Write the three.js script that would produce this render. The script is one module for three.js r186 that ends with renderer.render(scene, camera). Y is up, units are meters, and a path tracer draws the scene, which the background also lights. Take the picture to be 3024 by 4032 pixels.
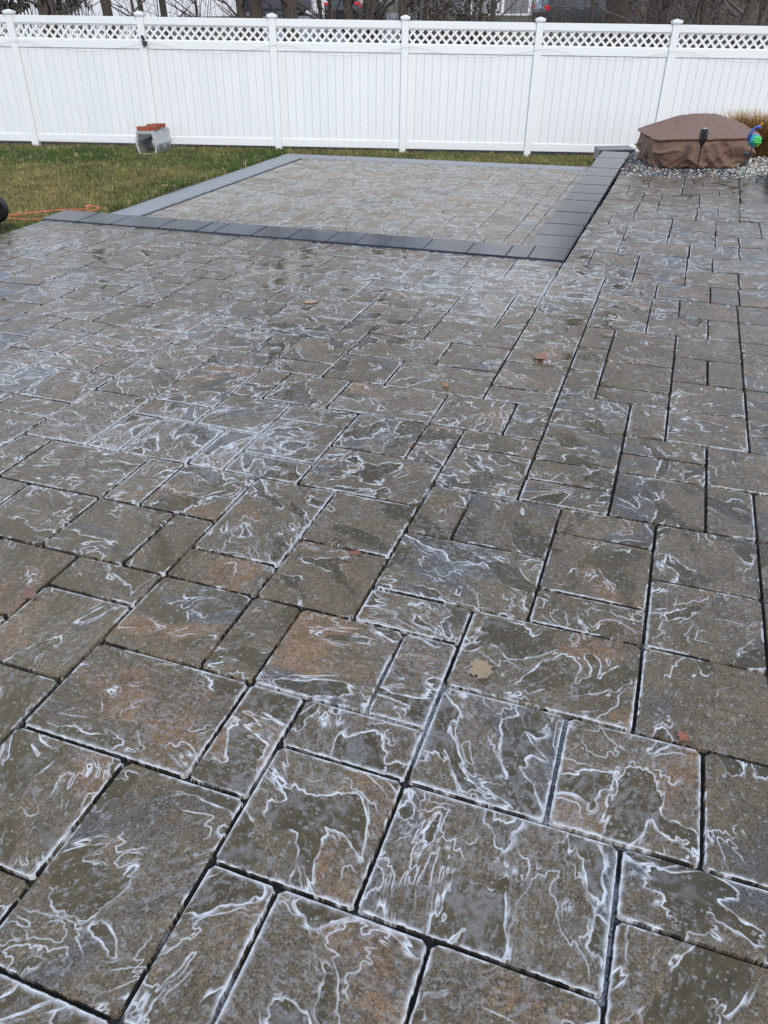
import * as THREE from 'three';
import { mergeGeometries } from 'three/addons/utils/BufferGeometryUtils.js';
import { RoundedBoxGeometry } from 'three/addons/geometries/RoundedBoxGeometry.js';

// ------------------------------------------------------------------ camera, sky, sun, exposure
const scene = new THREE.Scene();
const camera = new THREE.PerspectiveCamera(68.07, 0.75, 0.05, 900);
camera.rotation.order = 'YXZ';
camera.rotation.set(-0.5805, 0.353, -0.013);
camera.position.set(0, 1.6, 0);

const renderer = new THREE.WebGLRenderer({ antialias: true });
renderer.toneMapping = THREE.LinearToneMapping;
renderer.toneMappingExposure = 1.56;
renderer.shadowMap.enabled = true;

function rng(seed) { let a = seed >>> 0; return () => { a = (a + 0x6d2b79f5) | 0; let t = Math.imul(a ^ (a >>> 15), 1 | a); t = (t + Math.imul(t ^ (t >>> 7), 61 | t)) ^ t; return ((t ^ (t >>> 14)) >>> 0) / 4294967296; }; }
const R = rng(20240311);
const lerp = (a, b, t) => a + (b - a) * t, clamp = (x, a = 0, b = 1) => (x < a ? a : x > b ? b : x);
const smooth = (a, b, x) => { const t = clamp((x - a) / (b - a)); return t * t * (3 - 2 * t); };

// gradient noise, about -1 .. 1
const PERM = new Uint8Array(512), GRX = new Float64Array(256), GRY = new Float64Array(256);
{ const r = rng(77); const p = [...Array(256).keys()]; for (let i = 255; i > 0; i--) { const j = Math.floor(r() * (i + 1)); [p[i], p[j]] = [p[j], p[i]]; } for (let i = 0; i < 512; i++) PERM[i] = p[i & 255]; for (let i = 0; i < 256; i++) { const a = r() * Math.PI * 2; GRX[i] = Math.cos(a) * 1.45; GRY[i] = Math.sin(a) * 1.45; } }
function gn(x, y) {
  const X = Math.floor(x), Y = Math.floor(y), fx = x - X, fy = y - Y, xi = X & 255, yi = Y & 255;
  const u = fx * fx * fx * (fx * (fx * 6 - 15) + 10), v = fy * fy * fy * (fy * (fy * 6 - 15) + 10);
  const a = PERM[xi] + yi, b = PERM[(xi + 1) & 255] + yi, g00 = PERM[a], g10 = PERM[b], g01 = PERM[(a + 1) & 511], g11 = PERM[(b + 1) & 511];
  const n00 = GRX[g00] * fx + GRY[g00] * fy, n10 = GRX[g10] * (fx - 1) + GRY[g10] * fy, n01 = GRX[g01] * fx + GRY[g01] * (fy - 1), n11 = GRX[g11] * (fx - 1) + GRY[g11] * (fy - 1);
  const p = n00 + u * (n10 - n00), q = n01 + u * (n11 - n01);
  return p + v * (q - p);
}
const fbm = (x, y, o = 4) => { let s = 0, a = 1; for (let i = 0; i < o; i++) { s += a * gn(x, y); x = x * 2.03 + 17.1; y = y * 2.03 + 9.3; a *= 0.5; } return s; };

// a bright, broken overcast with a little blue in the gaps
{
  const w = 1024, h = 512, d = new Float32Array(w * h * 4);
  for (let y = 0; y < h; y++) for (let x = 0; x < w; x++) {
    const el = ((y + 0.5) / h - 0.5) * Math.PI, az = (x / w) * Math.PI * 2;
    const cx = Math.cos(el) * Math.cos(az), cz = Math.cos(el) * Math.sin(az), cy = Math.sin(el);
    const k = 1.6 / (Math.max(cy, 0) + 0.35);
    const n = fbm(cx * k + 3.3, cz * k + 8.1, 5);
    const c = smooth(-0.45, 0.6, n), hz = Math.exp(-Math.max(cy, 0) * 9);
    const cloud = 0.92 + 0.22 * n;
    let r = lerp(0.34, cloud * 1.08, c), g = lerp(0.52, cloud * 1.1, c), b = lerp(0.84, cloud * 1.13, c);
    r = lerp(r, 0.72, hz * 0.6); g = lerp(g, 0.78, hz * 0.6); b = lerp(b, 0.86, hz * 0.6);
    if (cy < 0) { const t = smooth(0, -0.15, cy); r = lerp(r, 0.12, t); g = lerp(g, 0.12, t); b = lerp(b, 0.1, t); }
    const o = (y * w + x) * 4; d[o] = r; d[o + 1] = g; d[o + 2] = b; d[o + 3] = 1;
  }
  const t = new THREE.DataTexture(d, w, h, THREE.RGBAFormat, THREE.FloatType);
  t.mapping = THREE.EquirectangularReflectionMapping; t.magFilter = THREE.LinearFilter; t.wrapS = THREE.RepeatWrapping; t.needsUpdate = true;
  scene.background = t; scene.environment = t;
}
const sun = new THREE.DirectionalLight(0xfff3e2, 1.15);
sun.position.set(9, 15, 7); sun.target.position.set(-2, 0, -8);
sun.castShadow = true; sun.shadow.radius = 26; sun.shadow.mapSize.set(2048, 2048);
Object.assign(sun.shadow.camera, { left: -16, right: 16, top: 16, bottom: -16, near: 1, far: 60 });
scene.add(sun, sun.target);

// ------------------------------------------------------------------ helpers
const used = {};
function numbered(name) { const n = (used[name] = (used[name] ?? -1) + 1); return n ? name + '_' + String(n).padStart(3, '0') : name; }
function tag(o, label, category, group, kind) {
  if (label) o.userData.label = label; if (category) o.userData.category = category;
  if (group) o.userData.group = group; if (kind) o.userData.kind = kind;
  return o;
}
function thing(name, label, category, [x, y, z] = [0, 0, 0], turn = 0, group) {
  const o = new THREE.Group(); o.name = numbered(name); scene.add(o);
  o.position.set(x, y, z); o.rotation.y = turn; return tag(o, label, category, group);
}
function mesh(name, geo, mat, parent) {
  const g = Array.isArray(geo) ? (geo.length > 1 ? mergeGeometries(geo.map((q) => plain(q))) : geo[0]) : geo;
  const m = new THREE.Mesh(g, mat); m.castShadow = m.receiveShadow = true;
  if (parent) { m.name = name; parent.add(m); } else { m.name = numbered(name); scene.add(m); }
  return m;
}
function plain(g) { let q = g.index ? g.toNonIndexed() : g; for (const k of Object.keys(q.attributes)) if (!['position', 'normal', 'uv'].includes(k)) q.deleteAttribute(k); if (!q.attributes.uv) q.setAttribute('uv', new THREE.BufferAttribute(new Float32Array(q.attributes.position.count * 2), 2)); return q; }
const box = (w, h, d, x = 0, y = 0, z = 0) => new THREE.BoxGeometry(w, h, d).translate(x, y, z);
const rbox = (w, h, d, x = 0, y = 0, z = 0, r = 0.006) => new RoundedBoxGeometry(w, h, d, 1, Math.min(r, w * 0.45, h * 0.45, d * 0.45)).translate(x, y, z);
const tube = (pts, r, seg = 12, rad = 6) => new THREE.TubeGeometry(new THREE.CatmullRomCurve3(pts.map((p) => new THREE.Vector3(...p))), seg, r, rad);
function limb(pts, radii, rad = 7) {                                       // a tapered bar through points
  const pos = [], nor = [], uv = [], idx = [], P = pts.map((p) => new THREE.Vector3(...p)); let len = 0;
  for (let i = 0; i < P.length; i++) {
    const t = new THREE.Vector3().subVectors(P[Math.min(i + 1, P.length - 1)], P[Math.max(i - 1, 0)]).normalize();
    const a = new THREE.Vector3(0.31, 0.12, 0.94).cross(t).normalize(), b = new THREE.Vector3().crossVectors(t, a);
    if (i) len += P[i].distanceTo(P[i - 1]);
    for (let k = 0; k <= rad; k++) {
      const an = (k / rad) * Math.PI * 2, n = a.clone().multiplyScalar(Math.cos(an)).addScaledVector(b, Math.sin(an));
      pos.push(P[i].x + n.x * radii[i], P[i].y + n.y * radii[i], P[i].z + n.z * radii[i]); nor.push(n.x, n.y, n.z); uv.push((k / rad) * 2 * Math.PI * radii[0], len);
      if (i && k < rad) { const c = i * (rad + 1) + k, d = c - rad - 1; idx.push(d, d + 1, c, d + 1, c + 1, c); }
    }
  }
  const g = new THREE.BufferGeometry(); g.setAttribute('position', new THREE.Float32BufferAttribute(pos, 3)); g.setAttribute('normal', new THREE.Float32BufferAttribute(nor, 3)); g.setAttribute('uv', new THREE.Float32BufferAttribute(uv, 2)); g.setIndex(idx);
  return g;
}
const S8 = new Uint8Array(4097); for (let i = 0; i <= 4096; i++) { const c = i / 4096; S8[i] = Math.round(255 * (c <= 0.0031308 ? 12.92 * c : 1.055 * Math.pow(c, 1 / 2.4) - 0.055)); }
const srgb = (c) => S8[c <= 0 ? 0 : c >= 1 ? 4096 : (c * 4096) | 0];
function tex(n, f, colour, rep = 1) {                                       // f(u, v) -> [r, g, b] linear, wrapping when f wraps
  const d = new Uint8Array(n * n * 4);
  for (let y = 0; y < n; y++) for (let x = 0; x < n; x++) { const c = f(x / n, y / n), o = (y * n + x) * 4; for (let k = 0; k < 3; k++) d[o + k] = colour ? srgb(c[k]) : clamp(c[k]) * 255; d[o + 3] = 255; }
  const t = new THREE.DataTexture(d, n, n); t.magFilter = THREE.LinearFilter; t.wrapS = t.wrapT = THREE.RepeatWrapping; t.repeat.set(rep, rep); if (colour) t.colorSpace = THREE.SRGBColorSpace; t.needsUpdate = true; return t;
}
// tiling noise of period 1 made by cross-fading
const tn = (u, v, f, o = 3) => { const a = fbm(u * f, v * f, o), b = fbm((u - 1) * f, v * f, o), c = fbm(u * f, (v - 1) * f, o), d = fbm((u - 1) * f, (v - 1) * f, o); const p = a * (1 - u) + b * u, q = c * (1 - u) + d * u; return p * (1 - v) + q * v; };
const col = (r, g, b) => new THREE.Color().setRGB(r, g, b);
const std = (o) => new THREE.MeshStandardMaterial(o);
const rep = (t, x, y = x) => { const c = t.clone(); c.repeat.set(x, y); c.needsUpdate = true; return c; };
const grainT = tex(512, (u, v) => { const n = 0.5 + 0.25 * tn(u, v, 60, 3) + 0.2 * tn(u, v, 12, 2); return [n, n, n]; });
const mottleT = tex(512, (u, v) => { const n = clamp(0.86 + 0.16 * tn(u, v, 9, 4) + 0.10 * tn(u, v, 70, 2), 0.4, 1); return [n, n, n]; }, true);
const fineT = tex(256, (u, v) => { const n = 0.5 + 0.4 * tn(u, v, 40, 2); return [n, n, n]; });

// the paving grid: i to the right, j away from the house; one unit is one small stone
const U0 = -1.425, GU = 0.1745, V0 = 0.805, GV = 0.1738;
const gx = (i) => U0 + GU * i, gz = (j) => -(V0 + GV * (j - 2));

// the fence line: s metres in front of it, t metres along it
const FX = -4.146, FZ = -12.294, FA = 0.30304, FY = -0.21, FS = -0.0232;
const fenceS = (x, z) => (x - FX) * Math.sin(FA) + (z - FZ) * Math.cos(FA), fenceT = (x, z) => (x - FX) * Math.cos(FA) - (z - FZ) * Math.sin(FA);
function ground(x, z) {
  const s = fenceS(x, z), t = fenceT(x, z), foot = FY + FS * t;
  if (s < 0) { const q = -s, left = smooth(8, -14, t); return FY + FS * clamp(t, -8, 8) + (q < 60 ? q : 60 + (q - 60) * 0.6) * lerp(0.0335, 0.035, left); }
  let y = lerp(foot, -0.15, smooth(0, 4.5, s)) + 0.012 * gn(x * 0.9, z * 0.9);
  return y;
}
// pixel column of the photograph and a distance -> the spot on the terrain there
function spot(px, dist, py = 60) {
  const d = new THREE.Vector3((px - 1512) / 2985, -(py - 2016) / 2985, -1).applyEuler(camera.rotation); d.y = 0; d.normalize().multiplyScalar(dist);
  return [d.x, ground(d.x, d.z), d.z];
}
// ------------------------------------------------------------------ paving: pattern, painted wear and cleft shading, stones
const upper = [], lower = [];
function stone(list, i0, j0, i1, j1, y = 0) { list.push({ X0: gx(i0), X1: gx(i1), Z0: gz(j1), Z1: gz(j0), i: (i0 + i1) / 2, j: (j0 + j1) / 2, y }); }
const lay = (j, ...row) => { for (const [i, w, h] of row) stone(upper, i, j, i + w, j + h); };
lay(-2, [-3, 3, 2], [0, 2, 1], [2, 2, 2], [4, 2, 2], [6, 3, 2], [9, 2, 3], [11, 2, 2]);
lay(-1, [-4, 1, 1], [0, 2, 2]);
lay(0, [-5, 3, 2], [-2, 2, 2], [2, 2, 3], [4, 1, 2], [5, 2, 2], [7, 2, 2], [11, 2, 2]);
lay(1, [0, 2, 2], [9, 2, 2]);
lay(2, [-6, 2, 2], [-4, 2, 1], [-2, 2, 2], [4, 2, 2], [6, 3, 2], [11, 2, 2]);
lay(3, [-7, 1, 1], [-4, 2, 2], [0, 3, 2], [3, 1, 2], [9, 2, 1]);
lay(4, [-8, 2, 2], [-6, 2, 3], [-2, 2, 2], [4, 2, 1], [6, 2, 2], [8, 2, 2], [10, 2, 2], [12, 1, 2]);
lay(5, [-9, 1, 1], [-4, 2, 2], [0, 2, 2], [2, 1, 2], [3, 2, 2], [5, 1, 2]);
lay(6, [-10, 1, 1], [-9, 2, 2], [-7, 1, 1], [-2, 2, 1], [6, 3, 2], [9, 2, 2], [11, 2, 2]);
lay(7, [-11, 2, 2], [-7, 2, 2], [-5, 2, 2], [-3, 2, 2], [-1, 1, 2], [0, 2, 1], [2, 2, 2], [4, 2, 1]);
lay(8, [-9, 2, 2], [0, 2, 3], [4, 3, 2], [7, 2, 1], [9, 2, 2], [11, 2, 2]);
lay(9, [-12, 3, 2], [-7, 1, 2], [-6, 3, 2], [-3, 1, 2], [-2, 2, 2], [2, 2, 2], [7, 2, 2]);
lay(10, [-13, 1, 1], [-9, 2, 2], [4, 1, 2], [5, 2, 2], [9, 2, 2], [11, 2, 2]);
lay(11, [-14, 3, 2], [-11, 2, 2], [-7, 2, 3], [-5, 1, 2], [-4, 2, 2], [-2, 1, 2], [-1, 2, 1], [1, 3, 2], [7, 2, 1]);
lay(12, [-15, 1, 1], [-9, 2, 1], [-1, 2, 2], [4, 2, 2], [6, 2, 1], [8, 2, 2], [10, 1, 2], [11, 2, 2]);
lay(13, [-16, 2, 1], [-14, 2, 2], [-12, 2, 1], [-10, 1, 2], [-9, 2, 2], [-5, 2, 1], [-3, 2, 2], [1, 2, 2], [3, 1, 2], [6, 2, 1]);
lay(14, [-17, 3, 2], [-12, 2, 2], [-7, 2, 2], [-5, 2, 3], [-1, 2, 1], [4, 2, 1], [6, 2, 2], [8, 2, 1], [10, 3, 2]);
lay(15, [-14, 2, 2], [-10, 2, 2], [-8, 1, 2], [-3, 1, 2], [-2, 2, 2], [0, 3, 2], [3, 2, 2], [5, 1, 2], [8, 2, 1]);
lay(16, [-18, 2, 2], [-16, 2, 2], [-12, 2, 2], [-7, 2, 2], [6, 2, 2], [8, 1, 2], [9, 2, 2], [11, 2, 1]);
lay(17, [-19, 1, 1], [-14, 2, 2], [-10, 3, 2], [-5, 2, 1], [-3, 2, 1], [-1, 2, 2], [1, 3, 2], [4, 2, 1], [11, 2, 3]);
lay(18, [-20, 2, 2], [-18, 2, 2], [-16, 2, 2], [-12, 2, 1], [-7, 1, 2], [-6, 2, 2], [-4, 1, 2], [-3, 2, 2], [4, 2, 2], [6, 1, 2], [7, 2, 1], [9, 2, 2]);
lay(19, [-21, 1, 1], [-14, 3, 2], [-11, 2, 2], [-9, 2, 2], [-1, 3, 2], [2, 2, 2], [7, 2, 2]);
lay(20, [-22, 2, 2], [-20, 2, 2], [-18, 2, 2], [-16, 2, 2], [-7, 2, 1], [-5, 3, 2], [-2, 1, 2], [4, 2, 2], [6, 1, 2], [9, 1, 2], [10, 1, 2], [11, 2, 3]);
lay(21, [-23, 1, 1], [-14, 2, 2], [-12, 2, 1], [-10, 3, 2], [-7, 2, 2], [-1, 2, 1], [1, 3, 2], [7, 2, 3]);
lay(22, [-24, 2, 2], [-22, 2, 2], [-20, 2, 2], [-18, 2, 2], [-16, 2, 1], [-12, 2, 2], [-5, 3, 2], [-2, 2, 2], [0, 1, 2], [4, 2, 3], [6, 1, 2], [9, 2, 2]);
lay(23, [-16, 2, 2], [-14, 2, 2], [-10, 2, 2], [-8, 2, 2], [-6, 1, 2], [1, 2, 1], [3, 1, 2], [11, 2, 1]);
lay(24, [-24, 2, 2], [-22, 2, 2], [-20, 2, 2], [-18, 2, 3], [-12, 2, 1], [-5, 2, 3], [-3, 1, 2], [-2, 3, 2], [1, 2, 3], [6, 2, 1], [8, 2, 2], [10, 1, 2], [11, 2, 2]);
lay(25, [-16, 2, 2], [-14, 2, 2], [-12, 1, 2], [-11, 2, 1], [-9, 2, 2], [-7, 2, 2], [3, 1, 2], [4, 2, 2], [6, 2, 3]);
lay(26, [-24, 3, 2], [-21, 2, 2], [-19, 1, 2], [-11, 2, 2], [-3, 2, 1], [-1, 2, 1], [8, 1, 2], [9, 2, 2], [11, 2, 2]);
lay(27, [-18, 1, 2], [-17, 1, 2], [-16, 3, 2], [-13, 2, 2], [-9, 1, 2], [-8, 2, 3], [-6, 2, 3], [-4, 2, 3], [-2, 1, 2], [-1, 2, 2], [1, 3, 2], [4, 2, 3]);
lay(28, [-24, 2, 2], [-22, 2, 2], [-20, 2, 3], [-11, 2, 1]);
lay(29, [-18, 2, 2], [-16, 2, 3], [-14, 2, 1], [-12, 2, 3], [-10, 2, 3], [-2, 2, 1], [0, 2, 1], [2, 2, 2]);
lay(30, [-24, 2, 2], [-22, 2, 2], [-14, 2, 2], [-8, 1, 2], [-7, 2, 2], [-5, 3, 2], [-2, 2, 2], [0, 2, 2]);
lay(31, [-20, 2, 1], [-18, 2, 1], [2, 2, 1]);const fit = (...c) => stone(upper, ...c);                                   // the stones by the gravel bed, cut to fit
fit(4.02, 30, 7.07, 32); fit(4.05, 32, 5.07, 34.35); fit(5.07, 32, 7.08, 34.4); fit(4.08, 34.35, 6.08, 37.7); fit(4.1, 37.7, 6.1, 39.75);
fit(6, 28, 8.08, 30.1); fit(8.07, 28, 10.07, 30.1); fit(10.07, 28, 11.1, 30.2); fit(11.1, 28, 13.2, 30.4); fit(7.09, 30.1, 9.1, 31.2); fit(7.09, 31.2, 9.12, 34.4);
fit(9.12, 32.35, 10.15, 34.5); fit(9.1, 30.1, 11.15, 32.35); fit(11.15, 30.4, 13.2, 32.45); fit(10.15, 32.45, 13.2, 34.85); fit(9.17, 34.6, 11.27, 36.8); fit(11.27, 34.85, 13.2, 36.95);
fit(6.08, 34.4, 9.15, 36.7); fit(6.1, 36.7, 8.13, 38.5); fit(6.1, 38.5, 8.16, 39.85); fit(8.13, 36.8, 10.27, 37.9); fit(8.17, 37.9, 10.3, 39.95); fit(8.2, 39.95, 10.35, 42.1);
fit(10.28, 36.9, 11.33, 38.95); fit(11.33, 36.95, 13.2, 39.05); fit(10.32, 39, 12.4, 42.4); fit(12.4, 39.1, 13.25, 42.6);
fit(4.13, 39.8, 5.1, 41.95); fit(5.1, 39.85, 8.2, 42); fit(4.16, 41.95, 6.2, 44.1); fit(6.2, 42.05, 9.33, 43.6); fit(4.2, 44.1, 6.25, 46.35); fit(6.25, 43.6, 7.3, 46.35); fit(4.23, 46.35, 6.33, 48.75); fit(6.33, 46.35, 7.36, 48.75);
fit(7.3, 43.6, 9.38, 45.45); fit(7.35, 45.45, 9.45, 48.95); fit(9.36, 42.15, 11.48, 43.5); fit(9.38, 43.5, 10.45, 45.6); fit(10.45, 43.5, 11.57, 45.7); fit(9.46, 45.65, 11.65, 49.1);
fit(11.47, 42.65, 13.3, 43.6); fit(11.53, 43.6, 13.3, 45.95); fit(11.6, 45.95, 13.35, 47.2); fit(11.7, 47.2, 13.4, 54.2);
fit(4.24, 48.8, 5.31, 51); fit(5.31, 48.85, 8.42, 51); fit(4.26, 51, 6.4, 54.6); fit(6.4, 51.1, 8.47, 54.7); fit(8.44, 49.1, 10.58, 51.3); fit(10.58, 49.15, 11.7, 51.3); fit(8.47, 51.35, 9.6, 53.5); fit(9.6, 51.35, 11.72, 53.5); fit(8.5, 53.5, 11.75, 55.1); fit(11.8, 54.25, 12.85, 55.4); fit(12.87, 54.3, 13.45, 55.5);

{ // the sunken part: the same three sizes, laid at random, one step down
  const r = rng(91), taken = new Set(), key = (i, j) => i * 100 + j, free = (i, j, w, h) => { for (let a = 0; a < w; a++) for (let b = 0; b < h; b++) if (taken.has(key(i + a, j + b)) || i + a >= 2 || j + b >= 61) return false; return true; };
  for (let j = 32; j < 61; j++) for (let i = -22; i < 2; i++) {
    if (taken.has(key(i, j))) continue;
    const sizes = [[2, 2], [3, 2], [2, 3], [2, 1], [1, 2], [2, 2], [1, 2]], k0 = Math.floor(r() * 7); let s = [1, 1];
    for (let k = 0; k < 7; k++) { const c = sizes[(k0 + k) % 7]; if (free(i, j, ...c)) { s = c; break; } }
    for (let a = 0; a < s[0]; a++) for (let b = 0; b < s[1]; b++) taken.add(key(i + a, j + b));
    stone(lower, i, j, i + s[0], j + s[1], -0.155);
  }
}
// where the sealer still stands milky
const MILK = [[-3, 12.2, 2.6, 0.95], [-1, 12, 1.6, 0.8], [1.5, 28, 4.2, 0.8], [4.5, 28.5, 2.6, 0.8], [-3, 29, 3.5, 0.5], [7, 3, 3.2, 0.55], [6, 6, 3, 0.4], [3, 0, 3, 0.35], [-10, 14.8, 2.4, 0.75], [-7, 19, 3, 0.5], [0, 14.5, 2, 0.5], [5, 13, 2, 0.3], [-7, 10, 1.6, 0.5], [6, 37, 3, 0.9], [8, 44, 4, 0.4], [-20, 28, 4, 0.35], [9, 33, 3, 0.35], [-4, 24, 4, 0.35], [-12, 22.5, 4, 0.3]];
function milk(i, j) { let m = 0.12 + 0.22 * gn(i * 0.23 + 4, j * 0.23 + 9); for (const [a, b, r, s] of MILK) { const q = ((i - a) ** 2 + (j - b) ** 2) / (r * r); if (q < 6) m += s * Math.exp(-q); } if (i > 9.5 && j < 32) m -= 0.25; if (i < 4 && j < 8) m -= 0.08; return m; }
{
  const r = rng(5);
  for (const p of [...upper, ...lower]) {
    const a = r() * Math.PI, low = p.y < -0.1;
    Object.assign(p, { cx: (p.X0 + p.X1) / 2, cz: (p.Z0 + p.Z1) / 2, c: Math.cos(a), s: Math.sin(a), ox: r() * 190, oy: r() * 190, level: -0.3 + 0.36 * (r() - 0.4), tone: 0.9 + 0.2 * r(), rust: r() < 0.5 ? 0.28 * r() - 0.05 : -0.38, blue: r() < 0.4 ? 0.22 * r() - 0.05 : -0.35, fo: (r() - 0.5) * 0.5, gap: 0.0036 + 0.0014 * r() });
    if (low) p.tone *= 1.6;  // lighter tone: wet white film plus grazing sky haze put into the colour
  }
}
const ZONES = [{ x0: -1.62, z0: -2.42, m: 2.44 / 2048 }, { x0: -4.25, z0: -5.3, m: 5.3 / 2048 }, { x0: -6.1, z0: -10.35, m: 7.15 / 2048 }, { x0: -5.75, z0: -11.12, m: 5.2 / 2048 }];
for (const z of ZONES) { z.n = 2048; z.rgb = new Uint8Array(2048 * 2048 * 4).fill(255); z.hr = new Uint8Array(2048 * 2048 * 4).fill(128); z.list = []; }
const inZone = (z, p) => p.X0 > z.x0 + 0.004 && p.X1 < z.x0 + z.n * z.m - 0.004 && p.Z0 > z.z0 + 0.004 && p.Z1 < z.z0 + z.n * z.m - 0.004;
for (const p of upper) { p.zone = ZONES.slice(0, 3).find((z) => inZone(z, p)); if (p.zone) p.zone.list.push(p); }
for (const p of lower) { p.zone = ZONES[3]; ZONES[3].list.push(p); }

function paint(Z, p) {
  const m = Z.m, ax = Math.floor((p.X0 - Z.x0) / m) - 1, bx = Math.ceil((p.X1 - Z.x0) / m) + 1, az = Math.floor((p.Z0 - Z.z0) / m) - 1, bz = Math.ceil((p.Z1 - Z.z0) / m) + 1;
  const w = bx - ax + 2, h = bz - az + 2, H = new Float32Array(w * h), low = p.y < -0.1, near = m < 0.002;
  const hx = (p.X1 - p.X0) / 2 - p.gap, hz = (p.Z1 - p.Z0) / 2 - p.gap, rc = 0.012;
  for (let y = 0; y < h; y++) for (let x = 0; x < w; x++) {
    const dx = Z.x0 + (ax + x + 0.5) * m - p.cx, dz = Z.z0 + (az + y + 0.5) * m - p.cz;
    let a = (dx * p.c + dz * p.s) * 0.6, b = -dx * p.s + dz * p.c;
    const wa = gn(a * 7 + p.ox, b * 7 + p.oy) * 0.05, wb = gn(a * 7 + p.ox + 31.7, b * 7 + p.oy + 17.3) * 0.05;
    a += wa + p.ox; b += wb + p.oy;
    H[y * w + x] = gn(a * 7.4, b * 7.4) + 0.52 * gn(a * 16, b * 16) + 0.24 * gn(a * 36, b * 36) + 0.1 * gn(a * 78, b * 78) + 0.03 * gn(a * 160, b * 160);
  }
  for (let y = 1; y < h - 1; y++) for (let x = 1; x < w - 1; x++) {
    const tx = ax + x, tz = az + y; if (tx < 0 || tz < 0 || tx >= Z.n || tz >= Z.n) continue;
    const wx = Z.x0 + (tx + 0.5) * m, wz = Z.z0 + (tz + 0.5) * m, dx = wx - p.cx, dz = wz - p.cz;
    const F = milk((wx - U0) / GU, (-wz - V0) / GV + 2) + p.fo + (low ? 0.42 : 0);  // extra milk on the sunken stones also paints in their sky haze
    const qx = Math.abs(dx) - hx + rc, qz = Math.abs(dz) - hz + rc;
    const mx = qx > 0 ? qx : 0, mz = qz > 0 ? qz : 0;
    let din = rc - Math.sqrt(mx * mx + mz * mz) - Math.min(Math.max(qx, qz), 0);
    din += 0.0016 * gn(wx * 42, wz * 42) + 0.0009 * gn(wx * 110, wz * 110);
    const k = y * w + x, hh = H[k], g = Math.hypot(H[k + 1] - H[k - 1], H[k + w] - H[k - w]) / (2 * m) + 1.2;
    const g1 = gn(wx * 390, wz * 390), g2 = gn(wx * 160 + 9, wz * 160), g3 = gn(wx * 60, wz * 60 + 5);
    let cr, cg, cb, ro, he;
    const o = (tz * Z.n + tx) * 4;
    if (din < 0) {                                                         // joint sand, black with wet, here and there filled with white
      const e = gn(wx * 2.6 + 7, wz * 2.6) + 0.45 * gn(wx * 13, wz * 13 + 3) + 0.9 * F - 0.62, jf = smooth(0.05, 0.5, e) * clamp(0.6 + 0.7 * g2 + 0.4 * g1);
      const v = 0.011 + 0.007 * g2 + 0.008 * g1;
      cr = lerp(v, 0.36, jf); cg = lerp(v * 0.95, 0.385, jf); cb = lerp(v * 0.8, 0.41, jf); ro = lerp(0.62, 0.5, jf); he = 0.2 + 0.08 * jf + 0.05 * g2;
    } else {
      const a = dx * p.c + dz * p.s, b = -dx * p.s + dz * p.c, g4 = gn(wx * 21 + 3, wz * 21), g5 = gn(wx * 8.5, wz * 8.5 + 8);
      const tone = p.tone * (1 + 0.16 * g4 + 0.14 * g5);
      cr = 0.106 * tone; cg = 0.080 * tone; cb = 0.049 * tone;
      const rs = smooth(0.1, 0.8, gn(a * 2.1 + p.ox, b * 5.2 + p.oy) + 0.4 * gn(a * 9 + p.oy, b * 16) + 0.25 * g3 + p.rust) * 0.8;
      cr = lerp(cr, 0.165 * tone, rs); cg = lerp(cg, 0.098 * tone, rs); cb = lerp(cb, 0.052 * tone, rs);
      const bs = smooth(0.1, 0.8, gn(a * 1.8 + p.oy, b * 4.6 + p.ox) + 0.45 * gn(a * 8, b * 15 + p.ox) + 0.25 * g3 + p.blue) * 0.75;
      cr = lerp(cr, 0.062 * tone, bs); cg = lerp(cg, 0.066 * tone, bs); cb = lerp(cb, 0.068 * tone, bs);
      const hs = PERM[(PERM[tx & 255] + tz) & 511] / 255, salt = hs > 0.965 ? 1.55 : hs < 0.05 ? 0.6 : 1, pores = g2 > 0.66 ? 0.5 : 1;
      const gr = Math.max(0.25, (1 + 0.75 * g1 + 0.55 * g2 + 0.3 * g3) * pores * (near ? salt : 1));
      const d = (hh - p.level) / g, pud = 1 - smooth(-0.0012, 0.0016, d);
      const sh = 1 + 0.12 * clamp(hh, -1, 1);  // cleft shading painted into the colour: low relief darker, high relief lighter
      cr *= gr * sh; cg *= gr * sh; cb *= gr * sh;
      const pg = (0.9 + 0.16 * g3 + 0.2 * g1 + 0.1 * g4) * p.tone;
      cr = lerp(cr, (low ? 0.085 : 0.063) * pg, pud * 0.75); cg = lerp(cg, (low ? 0.078 : 0.048) * pg, pud * 0.75); cb = lerp(cb, (low ? 0.062 : 0.021) * pg, pud * 0.75);
      // white rim of the standing film: sharp on the wet side, fading out over the drying side
      const n7 = gn(a * 6.5 + p.oy, b * 6.5 + p.ox), n9 = gn(a * 19 + p.ox, b * 19), n10 = gn(wx * 44, wz * 44 + p.ox), pres = smooth(-0.2, 0.22, n7 + 0.45 * n9 + 0.9 * F - 0.14) * clamp(0.72 + 0.5 * n10 + 0.35 * n9);
      const wid = 0.0013 + 0.0075 * Math.max(0, n7 * 0.5 + n9 * 0.5 + n10 * 0.3 + F * 0.7 - 0.05) + m * 0.3;
      const soft = d > 0 ? Math.exp(-Math.pow(d / wid, 1.9)) : smooth(-0.0011 - m * 0.4, 0, d);
      let al = pres * soft * 0.95;
      // thinner drying lines further out
      for (let q = 0; q < 2; q++) { const L = p.level + (q ? 0.72 : 0.36), dd = Math.abs((hh - L) / g), pr = smooth(0.1, 0.5, gn(a * 7 + 40 * q + p.ox, b * 7 + p.oy) + 0.3 * n9 + 0.4 * F - 0.08) * (q ? 0.5 : 0.68); al = Math.max(al, pr * (1 - smooth(0.0004, 0.0024 + m * 0.4, dd))); }
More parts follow.
